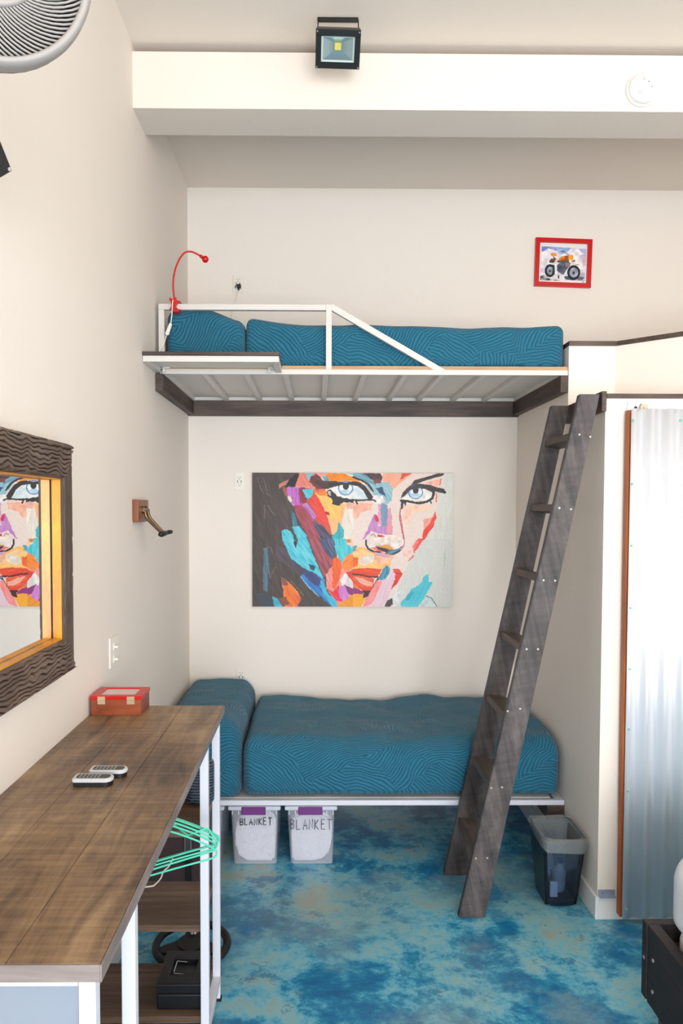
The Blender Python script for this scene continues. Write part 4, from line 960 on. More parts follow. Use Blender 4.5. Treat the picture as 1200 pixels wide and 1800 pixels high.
add_box(bm, 0.015, 0.040, a1-0.004, a1-0.0003, c0, c1); add_box(bm, 0.001, 0.040, a0+0.0003, a0+0.004, c0, c1)
add_box(bm, 0.001, 0.040, a0+0.004, a1-0.004, c0+0.0003, c0+0.004); add_box(bm, 0.001, 0.040, a0+0.004, a1-0.004, c1-0.004, c1-0.0003)
obj('inner_lip', bm, M_gold, mi, label='golden varnished inner edge')
obj('mirror_glass', box(0.001, 0.012, a0+0.005, a1-0.005, c0+0.005, c1-0.005), M_mir, mi)

# ================================================================ COAT HOOK
M_hookw = wood('hook_plate_wood', [(0.3, (84, 46, 22)), (0.5, (124, 72, 38)), (0.7, (150, 92, 54))], (1, 1, 0.1), 50, rough=0.35)
M_bronze = plain('aged_bronze', (120, 96, 72), 0.35, metal=0.8)
hk = thing('coat_hook', 'coat hook of two bronze arms on a small brown wood block, left wall', 'hook', (0, -1.4, 1.716))
obj('wood_block', box(0.0, 0.026, -1.507, -1.30, 1.716, 1.812, 0.003), M_hookw, hk)
bm = new_bm(); add_disc(bm, (-1.43, 1.768), 'x', 0.016, 0.026, 0.034, 20); add_disc(bm, (-1.365, 1.768), 'x', 0.016, 0.026, 0.034, 20)
add_tube(bm, [(0.034, -1.445, 1.768), (0.034, -1.35, 1.768)], 0.008, 10)
obj('pivot', bm, M_bronze, hk)
for ya, yb_ in ((-1.43, -1.385), (-1.365, -1.345)):
    obj('arm', tube(smooth_path([(0.036, ya, 1.768), (0.045, ya, 1.735), (0.072, (ya+yb_)/2, 1.700), (0.100, yb_, 1.668)]), 0.007, 10), M_bronze, hk, smooth=True)
bm = new_bm(); add_tube(bm, [(0.098, -1.412, 1.661), (0.102, -1.40, 1.661), (0.104, -1.32, 1.664), (0.108, -1.305, 1.664), (0.112, -1.29, 1.667), (0.120, -1.265, 1.669)], [0.009, 0.012, 0.012, 0.007, 0.010, 0.009], 14)
obj('grip', bm, M_black, hk, smooth=True)

# ================================================================ READING LAMP
rl = thing('reading_lamp', 'red gooseneck reading lamp clipped on the white guard rail', 'lamp', (0.095, -1.0, 2.70))
neck = smooth_path([(0.095, -0.99, 2.765), (0.087, -0.99, 2.84), (0.093, -0.99, 2.906), (0.112, -0.985, 2.965), (0.14, -0.98, 3.006), (0.17, -0.975, 3.014), (0.20, -0.97, 3.004), (0.222, -0.965, 2.992)])
obj('gooseneck', tube(neck, 0.0045, 10), M_red, rl, smooth=True)
bm = new_bm(); bmesh.ops.create_uvsphere(bm, u_segments=24, v_segments=16, radius=0.0165)
for v in bm.verts: v.co += Vector((0.238, -0.962, 2.982))
add_tube(bm, [(0.212, -0.967, 2.998), (0.219, -0.966, 2.994), (0.226, -0.964, 2.989)], [0.006, 0.009, 0.007], 12)
obj('lamp_head', bm, M_red, rl, smooth=True)
bm = new_bm()
add_prism(bm, [(0.073, 2.772), (0.120, 2.758), (0.125, 2.766), (0.075, 2.782)], 'y', -1.022, -0.962)
add_prism(bm, [(0.080, 2.772), (0.116, 2.766), (0.104, 2.742), (0.118, 2.724), (0.076, 2.728), (0.084, 2.745)], 'y', -1.024, -1.003)
add_prism(bm, [(0.082, 2.728), (0.122, 2.728), (0.118, 2.716), (0.086, 2.716)], 'y', -1.022, -0.962)
add_tube(bm, [(0.095, -0.99, 2.77), (0.095, -0.99, 2.79)], 0.008, 12)
bmesh.ops.recalc_face_normals(bm, faces=bm.faces)
obj('clamp', bm, M_red, rl)
bm = new_bm(); add_tube(bm, smooth_path([(0.092, -1.02, 2.772), (0.091, -1.034, 2.75), (0.088, -1.034, 2.70), (0.083, -1.034, 2.66)]), 0.0026, 8); obj('cord', bm, M_white, rl, smooth=True); bm = new_bm(); add_tube(bm, smooth_path([(0.060, -1.034, 2.600), (0.050, -1.034, 2.565), (0.030, -1.034, 2.53), (0.012, -1.04, 2.498), (0.008, -1.05, 2.479)]), 0.0026, 8)
obj('cord', bm, M_white, rl, smooth=True)
bm = new_bm(); add_prism(bm, [(0.078, 2.662), (0.090, 2.656), (0.071, 2.598), (0.054, 2.604)], 'y', -1.042, -1.026, 0.004); bmesh.ops.recalc_face_normals(bm, faces=bm.faces)
obj('switch', bm, M_white, rl)

# ================================================================ WARDROBE DESK
M_top = wood('desk_top_wood', [(0.34, (52, 38, 30)), (0.42, (92, 70, 52)), (0.49, (118, 92, 68)), (0.56, (140, 112, 82)), (0.68, (172, 142, 106))], (1, 0.14, 1), 22, rough=0.42, bump=0.0016, saw=(0.3, 3.2, 1))
M_edge = wood('desk_edge_wood', [(0.3, (96, 84, 80)), (0.5, (128, 116, 112)), (0.7, (160, 150, 146))], (0.1, 0.1, 1), 40, rough=0.5)
HD = 1.064
dk_ = thing('console_desk', 'tall narrow console of brown wood planks on white steel posts along left wall', 'desk', (0.22, -2.87, 0))
# three planks of the top with their own depth
for x0, x1 in ((0.001, 0.150), (0.1508, 0.2995), (0.3003, 0.447)):
    obj('top_plank', box(x0, x1, -3.700, -2.045, 1.038, HD, 0.0012), M_top, dk_)
obj('edge_strip', box(0.001, 0.4475, -3.7045, -3.7005, 1.036, 1.0635, 0.0008), M_edge, dk_, label='greyish end grain')
obj('edge_strip', box(0.4475, 0.4505, -3.7045, -2.044, 1.036, 1.0635, 0.0008), M_edge, dk_, label='greyish long edge')
PW = 0.0265
YP = [(-3.692, 'a'), (-3.42, 'b'), (-2.392, 'c'), (-2.098, 'd')]
for y, k in YP:
    for x in (0.003, 0.437-PW):
        obj('post', box(x, x+PW, y, y+PW, 0.012, 1.037, 0.0015), M_steelc, dk_)
        obj('foot', box(x+0.002, x+PW+0.004, y+0.002, y+PW-0.002, 0.0, 0.012), M_black, dk_)
for x in (0.003, 0.437-PW):
    for y0, y1 in ((-3.692+PW, -3.42), (-3.42+PW, -2.392), (-2.392+PW, -2.098)):
        obj('bottom_rail', box(x, x+PW, y0+0.0003, y1-0.0003, 0.068, 0.0945, 0.0015), M_steelc, dk_)
obj('end_panel', box(0.0305, 0.4095, -3.684, -3.679, 0.10, 1.022), plain('pale_blue_grey_panel', (126, 134, 146), 0.35), dk_, label='pale blue grey end panel')
obj('top_rail', box(0.0305, 0.4095, -3.692, -3.6655, 1.0225, 1.0365, 0.001), M_steelc, dk_)
for z, th in ((0.733, 0.022), (0.422, 0.022), (0.118, 0.023)):
    for y0, y1 in ((-2.364, -2.052), (-3.664, -3.3935)):
        xr = 0.409 if z != 0.118 else 0.409
        obj('shelf_board', box(0.031, 0.4095, y0, y1, z-th, z, 0.0015), M_shelf, dk_)
    obj('shelf_board', box(0.4096, 0.433, -2.364, -2.099, z-th, z, 0.001), M_shelf, dk_) if False else None
obj('hanging_rod', tube([(0.33, -3.393, 0.985), (0.33, -2.393, 0.985)], 0.0105, 16), M_steelc, dk_, smooth=True)
for y in (-3.3805, -2.405): obj('rod_bracket', box(0.322, 0.338, y-0.012, y+0.012, 0.985, 1.0375), M_steelc, dk_)

# keepsake box with a red glazed lid
M_rbox = wood('reddish_box_wood', [(0.3, (96, 40, 18)), (0.5, (140, 66, 34)), (0.7, (170, 90, 52))], (0.3, 1, 1), 30, rough=0.35)
kb = thing('wooden_box', 'small reddish wooden box with a red lid on the desk against left wall', 'box', (0.095, -2.118, HD+0.0005))
obj('body', box(0.010, 0.180, -2.188, -2.048, HD+0.0005, HD+0.055, 0.001), M_rbox, kb)
bm = new_bm(); zt1, zt2 = HD+0.0552, HD+0.068
add_box(bm, 0.008, 0.183, -2.190, -2.166, zt1, zt2, 0.001); add_box(bm, 0.008, 0.183, -2.070, -2.046, zt1, zt2, 0.001); add_box(bm, 0.008, 0.036, -2.166, -2.070, zt1, zt2, 0.001); add_box(bm, 0.155, 0.183, -2.166, -2.070, zt1, zt2, 0.001)
obj('lid', bm, M_red, kb)
obj('lid_insert', box(0.036, 0.155, -2.166, -2.070, zt1, zt2-0.003), plain('pale_card', (226, 200, 196), 0.3), kb)
for x in (0.033, 0.133):
    bm = new_bm(); add_box(bm, x, x+0.026, -2.1912, -2.1885, zt1-0.016, zt2-0.002, 0.0005); add_tube(bm, [(x, -2.1915, zt1-0.001), (x+0.026, -2.1915, zt1-0.001)], 0.0018, 8); obj('hinge', bm, plain('brass_hinge', (214, 190, 160), 0.3, 0.5), kb)
# two remote controls
M_silver = plain('silver_plastic', (206, 208, 210), 0.3)
M_keys = plain('dark_keypad', (70, 70, 68), 0.5)
def remote(x0, x1, y0, y1, label):
    t = thing('remote_control', label, 'remote control', ((x0+x1)/2, (y0+y1)/2, HD+0.0005), 'remote controls on the desk')
    w_ = (y1-y0)/2; cy_ = (y0+y1)/2
    def outl(g, zz=0):
        P_ = [(x0+g+0.004, cy_-w_+g), (x1-w_*0.8, cy_-w_+g)]
        for k in range(1, 10):
            an = -math.pi/2+math.pi*k/10; P_.append((x1-w_*0.8+(w_*0.8-g)*math.cos(an), cy_+(w_-g)*math.sin(an)))
        P_ += [(x1-w_*0.8, cy_+w_-g), (x0+g+0.004, cy_+w_-g), (x0+g, cy_+w_-g-0.006), (x0+g, cy_-w_+g+0.006)]; return P_
    obj('back_shell', prism(outl(0.002), 'z', HD+0.0005, HD+0.012, 0.001), M_black, t)
    fs = obj('front_shell', prism(outl(0.0), 'z', HD+0.012, HD+0.0215, 0.002), M_silver, t)
    bm = new_bm(); add_prism(bm, outl(0.008), 'z', HD+0.0216, HD+0.0222); bmesh.ops.recalc_face_normals(bm, faces=bm.faces); obj('keypad', bm, M_keys, t)
    bm = new_bm()
    for i in range(6):
        for j in range(3): add_disc(bm, (x0+0.018+i*0.0095, cy_+(j-1)*0.009), 'z', 0.0026, HD+0.0222, HD+0.0232, 8)
    o = obj('keys', bm, plain('grey_keys', (150, 150, 146), 0.5), t)
    return t
remote(0.160, 0.262, -2.905, -2.858, 'silver remote with dark keypad, the nearer of the two on the desk')
remote(0.184, 0.282, -2.838, -2.793, 'silver remote partly hidden behind the nearer remote on the desk')

# hangers
M_teal = plain('mint_green_plastic', (84, 208, 176), 0.35)
def hanger(y, yaw_, dz, label, notch=0.0):
    t = thing('clothes_hanger', label, 'hanger', (0.33, y, 0.78), 'mint green hangers on the wardrobe rod')
    c, s_ = math.cos(yaw_), math.sin(yaw_)
    def Pn(a_, z): return (0.33+a_*c, y+a_*s_, z+dz)
    hw = 0.205
    body = smooth_path([Pn(0, 0.905), Pn(0.05, 0.892), Pn(0.13, 0.848), Pn(hw-0.012, 0.806), Pn(hw, 0.790), Pn(hw-0.014, 0.778), Pn(0.1, 0.779), Pn(0, 0.780), Pn(-0.1, 0.779), Pn(-hw+0.014, 0.778), Pn(-hw, 0.790), Pn(-hw+0.012, 0.806), Pn(-0.13, 0.848), Pn(-0.05, 0.892), Pn(0, 0.905)], 6)[:-1]
    obj('hanger_body', tube(body, 0.0028, 8, closed=True), M_teal, t, smooth=True)
    if notch: obj('strap_notch', tube(smooth_path([Pn(0.06, 0.884), Pn(0.10, 0.845), Pn(0.115, 0.838), Pn(0.17, 0.842), Pn(0.19, 0.812)]), 0.0024, 8), M_teal, t, smooth=True)
    hz = 0.985-0.0+0.0135
    obj('hook', tube(smooth_path([Pn(0, 0.905), Pn(0, 0.945-dz), Pn(0.010, 0.958-dz), Pn(0.0155, 0.982-dz), Pn(0.008, hz-dz-0.002), Pn(-0.004, hz-dz+0.001), Pn(-0.014, hz-dz-0.008)]), 0.0022, 8), M_teal, t, smooth=True)
for i, (y, yw, dz, lb, nt2) in enumerate(((-2.690, 0.66, 0.0, 'mint green hanger on the rod, farthest of the five', 0), (-2.706, 0.68, 0.003, 'mint green hanger on the rod, second farthest of the five', 0), (-2.722, 0.66, 0.0, 'mint green hanger on the rod, middle one of the five', 1), (-2.738, 0.70, -0.004, 'mint green hanger on the rod, second nearest of the five', 0), (-2.756, 0.64, -0.012, 'mint green hanger on the rod, nearest and lowest of the five', 0))):
    hanger(y, yw, dz, lb, nt2)

# cash box on the bottom shelf
cb = thing('cash_box', 'black metal cash box with a folding handle on the lowest desk shelf', 'cash box', (0.33, -2.23, 0.1185))
obj('body', box(0.256, 0.405, -2.330, -2.125, 0.1185, 0.172, 0.006, 3), M_blackm, cb)
bm = new_bm()
zA, zB = 0.1735, 0.205; x0, x1, y0, y1 = 0.255, 0.406, -2.331, -2.124; i0, i1, j0, j1 = 0.290, 0.372, -2.275, -2.175
add_box(bm, x0, i0, y0, y1, zA, zB, 0.003); add_box(bm, i1, x1, y0, y1, zA, zB, 0.003); add_box(bm, i0-0.004, i1+0.004, y0, j0, zA, zB, 0.003); add_box(bm, i0-0.004, i1+0.004, j1, y1, zA, zB, 0.003); add_box(bm, i0-0.002, i1+0.002, j0-0.002, j1+0.002, zA, zA+0.016)
obj('lid', bm, M_blackm, cb)
hh_ = obj('handle', tube([(0.335, -2.262, 0.200), (0.305, -2.262, 0.203), (0.301, -2.258, 0.205), (0.301, -2.194, 0.205), (0.305, -2.19, 0.203), (0.335, -2.19, 0.200)], 0.0022, 8), M_chrome, cb)

# steering wheel controller on the floor
wl = thing('steering_wheel', 'black gaming steering wheel lying on floor behind the desk shelves', 'steering wheel', (0.305, -1.885, 0))
WX, WY, WZ, WR = 0.303, -1.890, 0.098, 0.152
Wm = Matrix.Translation((WX, WY, WZ)) @ Matrix.Rotation(math.radians(8), 4, 'X')
def wf(bm):
    bmesh.ops.recalc_face_normals(bm, faces=bm.faces)
    for v in bm.verts: v.co = Wm @ v.co
    return bm
obj('rim', wf(tube([((WR-0.016)*math.cos(2*math.pi*k/48), (WR-0.016)*0.93*math.sin(2*math.pi*k/48), 0) for k in range(48)], 0.0155, 12, closed=True)), M_black, wl, smooth=True)
bm = new_bm()
for an in (math.radians(200), math.radians(-20), math.radians(90)):
    c, s_ = math.cos(an), math.sin(an); p0 = Vector((c*0.03, s_*0.03, 0.0)); p1 = Vector((c*0.128, s_*0.122, 0.0)); nn = Vector((-s_, c, 0))
    vv = []
    for P0, wd in ((p0, 0.038), (p1, 0.017)):
        for sg in (-1, 1):
            for zz in (-0.006, 0.006): vv.append(bm.verts.new(P0+nn*wd*sg+Vector((0, 0, zz))))
    for k in ((0, 1, 3, 2), (4, 6, 7, 5), (0, 4, 5, 1), (2, 3, 7, 6), (0, 2, 6, 4), (1, 5, 7, 3)): bm.faces.new([vv[i] for i in k])
obj('spokes', wf(bm), M_black, wl)
bm = new_bm(); add_disc(bm, (0, 0), 'z', 0.052, -0.025, 0.012, 24); obj('hub', wf(bm), M_black, wl)
bm = lathe([(0.017, 0.012), (0.020, 0.02), (0.014, 0.034), (0.018, 0.044), (0.012, 0.05)], 20)
for v in bm.verts: v.co += Vector((0.0, 0.055, -0.004))
obj('metal_knob', wf(bm), M_chrome, wl, label='chrome knob')
obj('base', box(0.235, 0.375, -1.95, -1.82, 0.0, 0.070, 0.02, 3), M_black, wl)
obj('cable', tube(smooth_path([(0.21, -1.90, 0.02), (0.16, -1.95, 0.008), (0.11, -1.96, 0.006), (0.08, -1.9, 0.006), (0.05, -1.8, 0.006)]), 0.003, 8), M_black, wl, smooth=True)

# patterned bag, red pouch, suitcase and cord in the far bay
m_bag, ntb, bb = new_mat('black_blue_weave'); tcb = ntb.nodes.new('ShaderNodeTexCoord'); wvb = ntb.nodes.new('ShaderNodeTexWave'); wvb.bands_direction = 'Z'; wvb.inputs['Scale'].default_value = 32; wvb.inputs['Distortion'].default_value = 3; wvb.inputs['Detail Scale'].default_value = 3
ntb.links.new(tcb.outputs['Object'], wvb.inputs['Vector']); rpb = ramp(ntb, [(0.45, (14, 16, 20)), (0.75, (70, 92, 108))]); ntb.links.new(wvb.outputs['Fac'], rpb.inputs['Fac']); ntb.links.new(rpb.outputs['Color'], bb.inputs['Base Color'])
bg = obj('cloth_bag', soft_box(0.320, 0.420, -2.15, -2.075, 0.734, 0.90, 0.03, 14, 20, 16, wob=0.008, seed=5), m_bag, smooth=True)
tag(bg, 'black bag with blue woven pattern on the topmost shelf under the desk top', 'bag')
rd = obj('pouch', soft_box(0.285, 0.318, -2.14, -2.08, 0.734, 0.79, 0.012, 10, 12, 10, wob=0.006, seed=8), plain('dull_red_cloth', (150, 52, 62), 0.8), smooth=True)
tag(rd, 'dull red pouch beside the black patterned bag on the shelf', 'pouch')
M_case = plain('dark_plum_leather', (58, 42, 46), 0.5, bump=0.001, bscale=60, var=0.3)
sc_ = thing('suitcase', 'dark plum suitcase with a black strap standing on floor behind the desk', 'suitcase', (0.28, -1.40, 0))
obj('case_body', box(0.04, 0.315, -1.50, -1.28, 0.0, 0.50, 0.03, 3), M_case, sc_)
obj('strap', box(0.215, 0.243, -1.506, -1.5005, 0.02, 0.40, 0.001), M_black, sc_)
obj('buckle', box(0.214, 0.244, -1.512, -1.5065, 0.29, 0.38, 0.003), M_chrome, sc_)
cdt = obj('power_cord', tube(smooth_path([(0.268, -2.085, 0.520), (0.255, -2.09, 0.495), (0.235, -2.09, 0.475), (0.225, -2.09, 0.45), (0.205, -2.09, 0.428), (0.19, -2.10, 0.4255), (0.10, -2.12, 0.4255)]), 0.0028, 8), M_white, smooth=True)
tag(cdt, 'thin white cord hanging behind the shelves in front of the suitcase', 'cord')

# ================================================================ STORAGE TOTES UNDER THE BED
M_lid = plain('white_tote_lid', (216, 218, 230), 0.35)
M_purple = plain('purple_latch', (112, 44, 120), 0.4)
M_ink = plain('black_marker', (18, 16, 28), 0.5)
M_ink2 = see_through('faded_marker', (84, 78, 108), 0.6, 0.25)
m_bl, ntl, bl = new_mat('white_blanket'); tl = ntl.nodes.new('ShaderNodeTexCoord'); vl = ntl.nodes.new('ShaderNodeTexVoronoi'); vl.inputs['Scale'].default_value = 85; vl.feature = 'DISTANCE_TO_EDGE'
ntl.links.new(tl.outputs['Object'], vl.inputs['Vector']); rl_ = ramp(ntl, [(0.0, (176, 174, 182)), (0.10, (226, 224, 230)), (0.4, (236, 234, 238))]); ntl.links.new(vl.outputs['Distance'], rl_.inputs['Fac']); ntl.links.new(rl_.outputs['Color'], bl.inputs['Base Color']); bl.inputs['Roughness'].default_value = 0.9
LET = {'B': [[(0, 0), (0, 1), (.6, .85), (.55, .6), (0, .5), (.65, .4), (.6, .1), (0, 0)]], 'L': [[(0, 1), (0, 0), (.6, 0.03)]], 'A': [[(0, 0), (.35, 1), (.7, 0)], [(.12, .38), (.6, .38)]],
       'N': [[(0, 0), (0.02, 1), (.6, 0.05), (.62, 1)]], 'K': [[(0, 0), (0.03, 1)], [(.62, 1), (.04, .48), (.66, 0)]], 'E': [[(.6, 1), (0, .98), (0, 0), (.62, 0.02)], [(0, .52), (.5, .54)]], 'T': [[(0, .98), (.75, 1)], [(.38, 1), (.36, 0)]]}
def tote(x0, x1, xb0, xb1, label, latch=True, text=None):
    yf, ybk = -0.985, -0.58; yf0 = -0.968; H = 0.290
    t = thing('storage_tote', label, 'storage box', ((x0+x1)/2, (yf+ybk)/2, 0), 'clear storage totes under the lower bed')
    bm = new_bm()
    def ring(a0, a1, c0, c1, z):
        r_ = 0.02; P_ = []
        for cx_, cy_, s0 in ((a1-r_, c1-r_, 0), (a0+r_, c1-r_, 90), (a0+r_, c0+r_, 180), (a1-r_, c0+r_, 270)):
            for k in range(5): an = math.radians(s0+k*22.5); P_.append((cx_+r_*math.cos(an), cy_+r_*math.sin(an), z))
        return [bm.verts.new(p_) for p_ in P_]
    R_ = [ring(xb0, xb1, yf0, ybk+0.02, 0.002), ring(x0+0.014, x1-0.014, yf+0.004, ybk+0.004, H-0.032), ring(x0+0.014, x1-0.014, yf+0.004, ybk+0.004, H-0.010)]
    bm.faces.new(R_[0][::-1])
    for A, B in zip(R_, R_[1:]):
        for k in range(len(A)): bm.faces.new([A[k], A[(k+1) % len(A)], B[(k+1) % len(A)], B[k]])
    obj('tub', bm, M_tote, t, smooth=True, auto=40)
    ld = box(x0, x1, yf-0.008, ybk+0.008, H-0.010, H+0.012, 0.006, 2); obj('lid', ld, M_lid, t)
    bm = new_bm(); cx_ = (x0+x1)/2
    for k in range(8):
        x = x0+0.022+k*(x1-x0-0.044)/7
        if abs(x-cx_) > 0.07: add_box(bm, x-0.002, x+0.002, yf-0.004, yf+0.003, H-0.032, H-0.011)
    obj('rim_ribs', bm, M_lid, t)
    if latch: obj('latch', box(cx_-0.063, cx_+0.057, yf-0.015, yf-0.0085, H-0.030, H+0.010, 0.003), M_purple, t)
    if text:
        tx0, tx1, tz0, tz1, mat_, th = text; bm = new_bm(); word = 'BLANKET'; n = len(word); cw = (tx1-tx0)/n
        for i, ch in enumerate(word):
            jx, jz = random.uniform(-.002, .002), random.uniform(-.002, .002); sc = random.uniform(.9, 1.06)
            for st in LET[ch]:
                pts = [(tx0+i*cw+jx+p_[0]*cw*0.95, yf0-0.004-0.017*((tz0+p_[1]*(tz1-tz0))/H), tz0+jz+p_[1]*(tz1-tz0)*sc) for p_ in st]
                add_tube(bm, pts, th, 6)
        obj('lettering', bm, mat_, t, label='handwritten word BLANKET')
    return t
tote(0.343, 0.604, 0.368, 0.583, 'clear tote with purple latch and bold handwritten BLANKET, first right of desk', True, (0.404, 0.566, 0.205, 0.240, M_ink, 0.0022))
tote(0.624, 0.885, 0.652, 0.864, 'clear tote with purple latch and faint large BLANKET, farthest from the desk', True, (0.654, 0.866, 0.182, 0.236, M_ink2, 0.0020))
tote(0.062, 0.325, 0.088, 0.300, 'clear tote mostly hidden behind the white desk posts', False)
def blanket(pts, label, seed):
    bm = new_bm(); add_prism(bm, pts, 'y', -0.955, -0.61, 0.012); bmesh.ops.triangulate(bm, faces=[f_ for f_ in bm.faces if len(f_.verts) > 4]); bmesh.ops.recalc_face_normals(bm, faces=bm.faces)
    o = obj('blanket', bm, m_bl); tag(o, label, 'blanket', 'rolled blankets in the totes'); return o
blanket([(0.420, 0.008), (0.57, 0.008), (0.577, 0.12), (0.578, 0.23), (0.555, 0.262), (0.48, 0.27), (0.42, 0.255), (0.385, 0.215), (0.376, 0.15), (0.374, 0.075), (0.405, 0.048)], 'white puffy blanket inside the tote marked in bold letters', 1)
blanket([(0.66, 0.008), (0.79, 0.008), (0.835, 0.035), (0.850, 0.07), (0.862, 0.15), (0.855, 0.235), (0.80, 0.262), (0.71, 0.262), (0.665, 0.235), (0.655, 0.15)], 'white puffy blanket inside the tote marked in faint letters', 2)

# ================================================================ WASTEBASKET
def rrect(x0, x1, y0, y1, r_, z, n=5):
    P_ = []
    for cx_, cy_, s0 in ((x1-r_, y1-r_, 0), (x0+r_, y1-r_, 90), (x0+r_, y0+r_, 180), (x1-r_, y0+r_, 270)):
        for k in range(n+1): an = math.radians(s0+k*90/n); P_.append(Vector((cx_+r_*math.cos(an), cy_+r_*math.sin(an), z)))
    return P_
def loft(rings, cap0=True, cap1=False):
    bm = new_bm(); V = [[bm.verts.new(p_) for p_ in R_] for R_ in rings]; n = len(V[0])
    for A, B in zip(V, V[1:]):
        for k in range(n): bm.faces.new([A[k], A[(k+1) % n], B[(k+1) % n], B[k]])
    if cap0: bm.faces.new(V[0][::-1])
    if cap1: bm.faces.new(V[-1])
    bmesh.ops.recalc_face_normals(bm, faces=bm.faces); return bm
wb = thing('wastebasket', 'smoked see-through wastebasket on the floor beside the white partition', 'wastebasket', (1.88, -1.30, 0))
H = 0.315
lo_ = dict(x0=1.808, x1=1.948, y0=-1.415, y1=-1.22); hi_ = dict(x0=1.790, x1=1.978, y0=-1.440, y1=-1.165)
def wring(t_, g=0.0, z=None, r_=0.035):
    q_ = {k: lo_[k]+(hi_[k]-lo_[k])*t_ for k in lo_}
    return rrect(q_['x0']+g, q_['x1']-g, q_['y0']+g, q_['y1']-g, r_, H*t_ if z is None else z)
obj('basket_body', loft([wring(0, 0.012, 0.001), wring(0, 0.002, 0.008), wring(0.25), wring(0.6), wring(0.99)], True, False), M_bin, wb, smooth=True, auto=50)
M_smk = see_through('smoked_plastic_side', (8, 9, 12), 0.2, 0.06)
bm = new_bm()   # heavy dark corners and bottom of the basket
for x_0, x_1, xt0, xt1 in ((lo_['x0']-0.0005, lo_['x0']+0.016, hi_['x0']-0.0005, hi_['x0']+0.014), (lo_['x1']-0.012, lo_['x1']+0.0005, hi_['x1']-0.008, hi_['x1']+0.0005)):
    vs = []
    for (xa, xb, ya, yb_, z) in ((x_0, x_1, lo_['y0']+0.02, lo_['y1']-0.02, 0.004), (xt0, xt1, hi_['y0']+0.02, hi_['y1']-0.02, H*0.93)):
        vs += [bm.verts.new((xa, ya, z)), bm.verts.new((xb, ya, z)), bm.verts.new((xb, yb_, z)), bm.verts.new((xa, yb_, z))]
    for k in ((0, 1, 2, 3), (4, 7, 6, 5), (0, 4, 5, 1), (1, 5, 6, 2), (2, 6, 7, 3), (3, 7, 4, 0)): bm.faces.new([vs[i] for i in k])
bmesh.ops.recalc_face_normals(bm, faces=bm.faces); obj('side_ribs', bm, M_smk, wb, label='black side panels')
obj('bottom_plate', box(1.818, 1.935, -1.40, -1.225, 0.0125, 0.030, 0.004), M_black, wb)
obj('rim', tube(wring(1.0, 0.0, H-0.002), 0.004, 8, closed=True), M_black, wb, smooth=True)
# liner folded over the rim
def lin(t_, g, z, amp, ph, drop=0.0):
    R_ = wring(t_, g, z); out = []
    for i, p_ in enumerate(R_):
        front = max(0, (-1.30-p_.y)/0.14); mid = math.exp(-((p_.x-1.885)/0.075)**2)
        out.append(p_+Vector((0, 0, amp*math.sin(i*1.7+ph)-drop*front*(0.35+0.65*mid))))
    return out
ln = obj('bin_liner', loft([lin(0.55, 0.012, 0.17, 0.006, 1), lin(0.8, 0.010, 0.25, 0.004, 2), lin(1.0, 0.007, H+0.004, 0.003, 0), lin(1.0, -0.006, H+0.006, 0.003, 0), lin(0.98, -0.009, H-0.012, 0.003, 3, 0.012), lin(0.92, -0.009, H-0.022, 0.004, 4, 0.055)], False, False), M_liner, smooth=True)
tag(ln, 'thin translucent white bag lining the wastebasket and folded over its rim', 'bin liner')
def bottle(x, y, z, rx, rz, label, s_=1.0):
    t = thing('plastic_bottle', label, 'bottle', (x, y, z), 'empty bottles in the wastebasket')
    Mb = Matrix.Translation((x, y, z)) @ Matrix.Rotation(rz, 4, 'Z') @ Matrix.Rotation(rx, 4, 'X')
    b1 = lathe([(0.028*s_, 0), (0.030*s_, 0.01*s_), (0.030*s_, 0.05*s_), (0.027*s_, 0.055*s_), (0.030*s_, 0.06*s_), (0.029*s_, 0.09*s_), (0.012*s_, 0.12*s_), (0.011*s_, 0.128*s_)], 24)
    b2 = lathe([(0.013*s_, 0.1285*s_), (0.013*s_, 0.141*s_), (0.011*s_, 0.143*s_)], 20)
    for bm_ in (b1, b2):
        for v in bm_.verts: v.co = Mb @ v.co
    obj('bottle_body', b1, M_bottle, t, smooth=True); obj('cap', b2, plain('deep_blue_cap', (24, 40, 130), 0.4), t, smooth=True)
bottle(1.880, -1.335, 0.045, math.radians(8), 0.3, 'clear blue capped bottle standing low in the wastebasket', 1.05)
bottle(1.865, -1.27, 0.060, math.radians(-14), 0.8, 'clear blue capped bottle leaning at the back of the wastebasket', 1.2)
cpk = obj('food_carton', box(1.832, 1.868, -1.385, -1.365, 0.0305, 0.10, 0.004), plain('white_carton', (206, 212, 236), 0.4), smooth=False)
tag(cpk, 'small white carton at the bottom of the wastebasket', 'carton')

# ================================================================ PLATFORM BED CORNER (right foreground)
M_pb = wood('black_stained_wood', [(0.3, (20, 14, 13)), (0.5, (36, 27, 25)), (0.7, (58, 45, 41))], (1, 0.05, 1), 40, rough=0.65)
M_pbt = wood('black_stained_cap', [(0.3, (58, 48, 48)), (0.5, (86, 76, 76)), (0.7, (112, 102, 102))], (1, 0.05, 1), 40, rough=0.4)
M_leg = wood('reddish_leg_wood', [(0.3, (58, 30, 16)), (0.5, (92, 52, 28)), (0.7, (150, 92, 48))], (1, 1, 0.06), 40, rough=0.45)
pb = thing('platform_bed', 'black stained wooden platform bed frame corner at lower right', 'bed frame', (2.6, -3.3, 0))
BX0, BX1, BY1, BY0, BZ0, BZ1 = 1.880, 3.40, -2.280, -4.35, 0.140, 0.397
obj('end_board', box(BX0, BX1, BY1-0.038, BY1, BZ0, BZ1, 0.003), M_pb, pb)
obj('end_board', box(BX0, BX1, BY0, BY0+0.038, BZ0, BZ1, 0.003), M_pb, pb)
obj('side_board', box(BX0+0.004, BX0+0.042, BY0+0.0385, BY1-0.0385, BZ0-0.006, BZ1, 0.003), M_pb, pb)
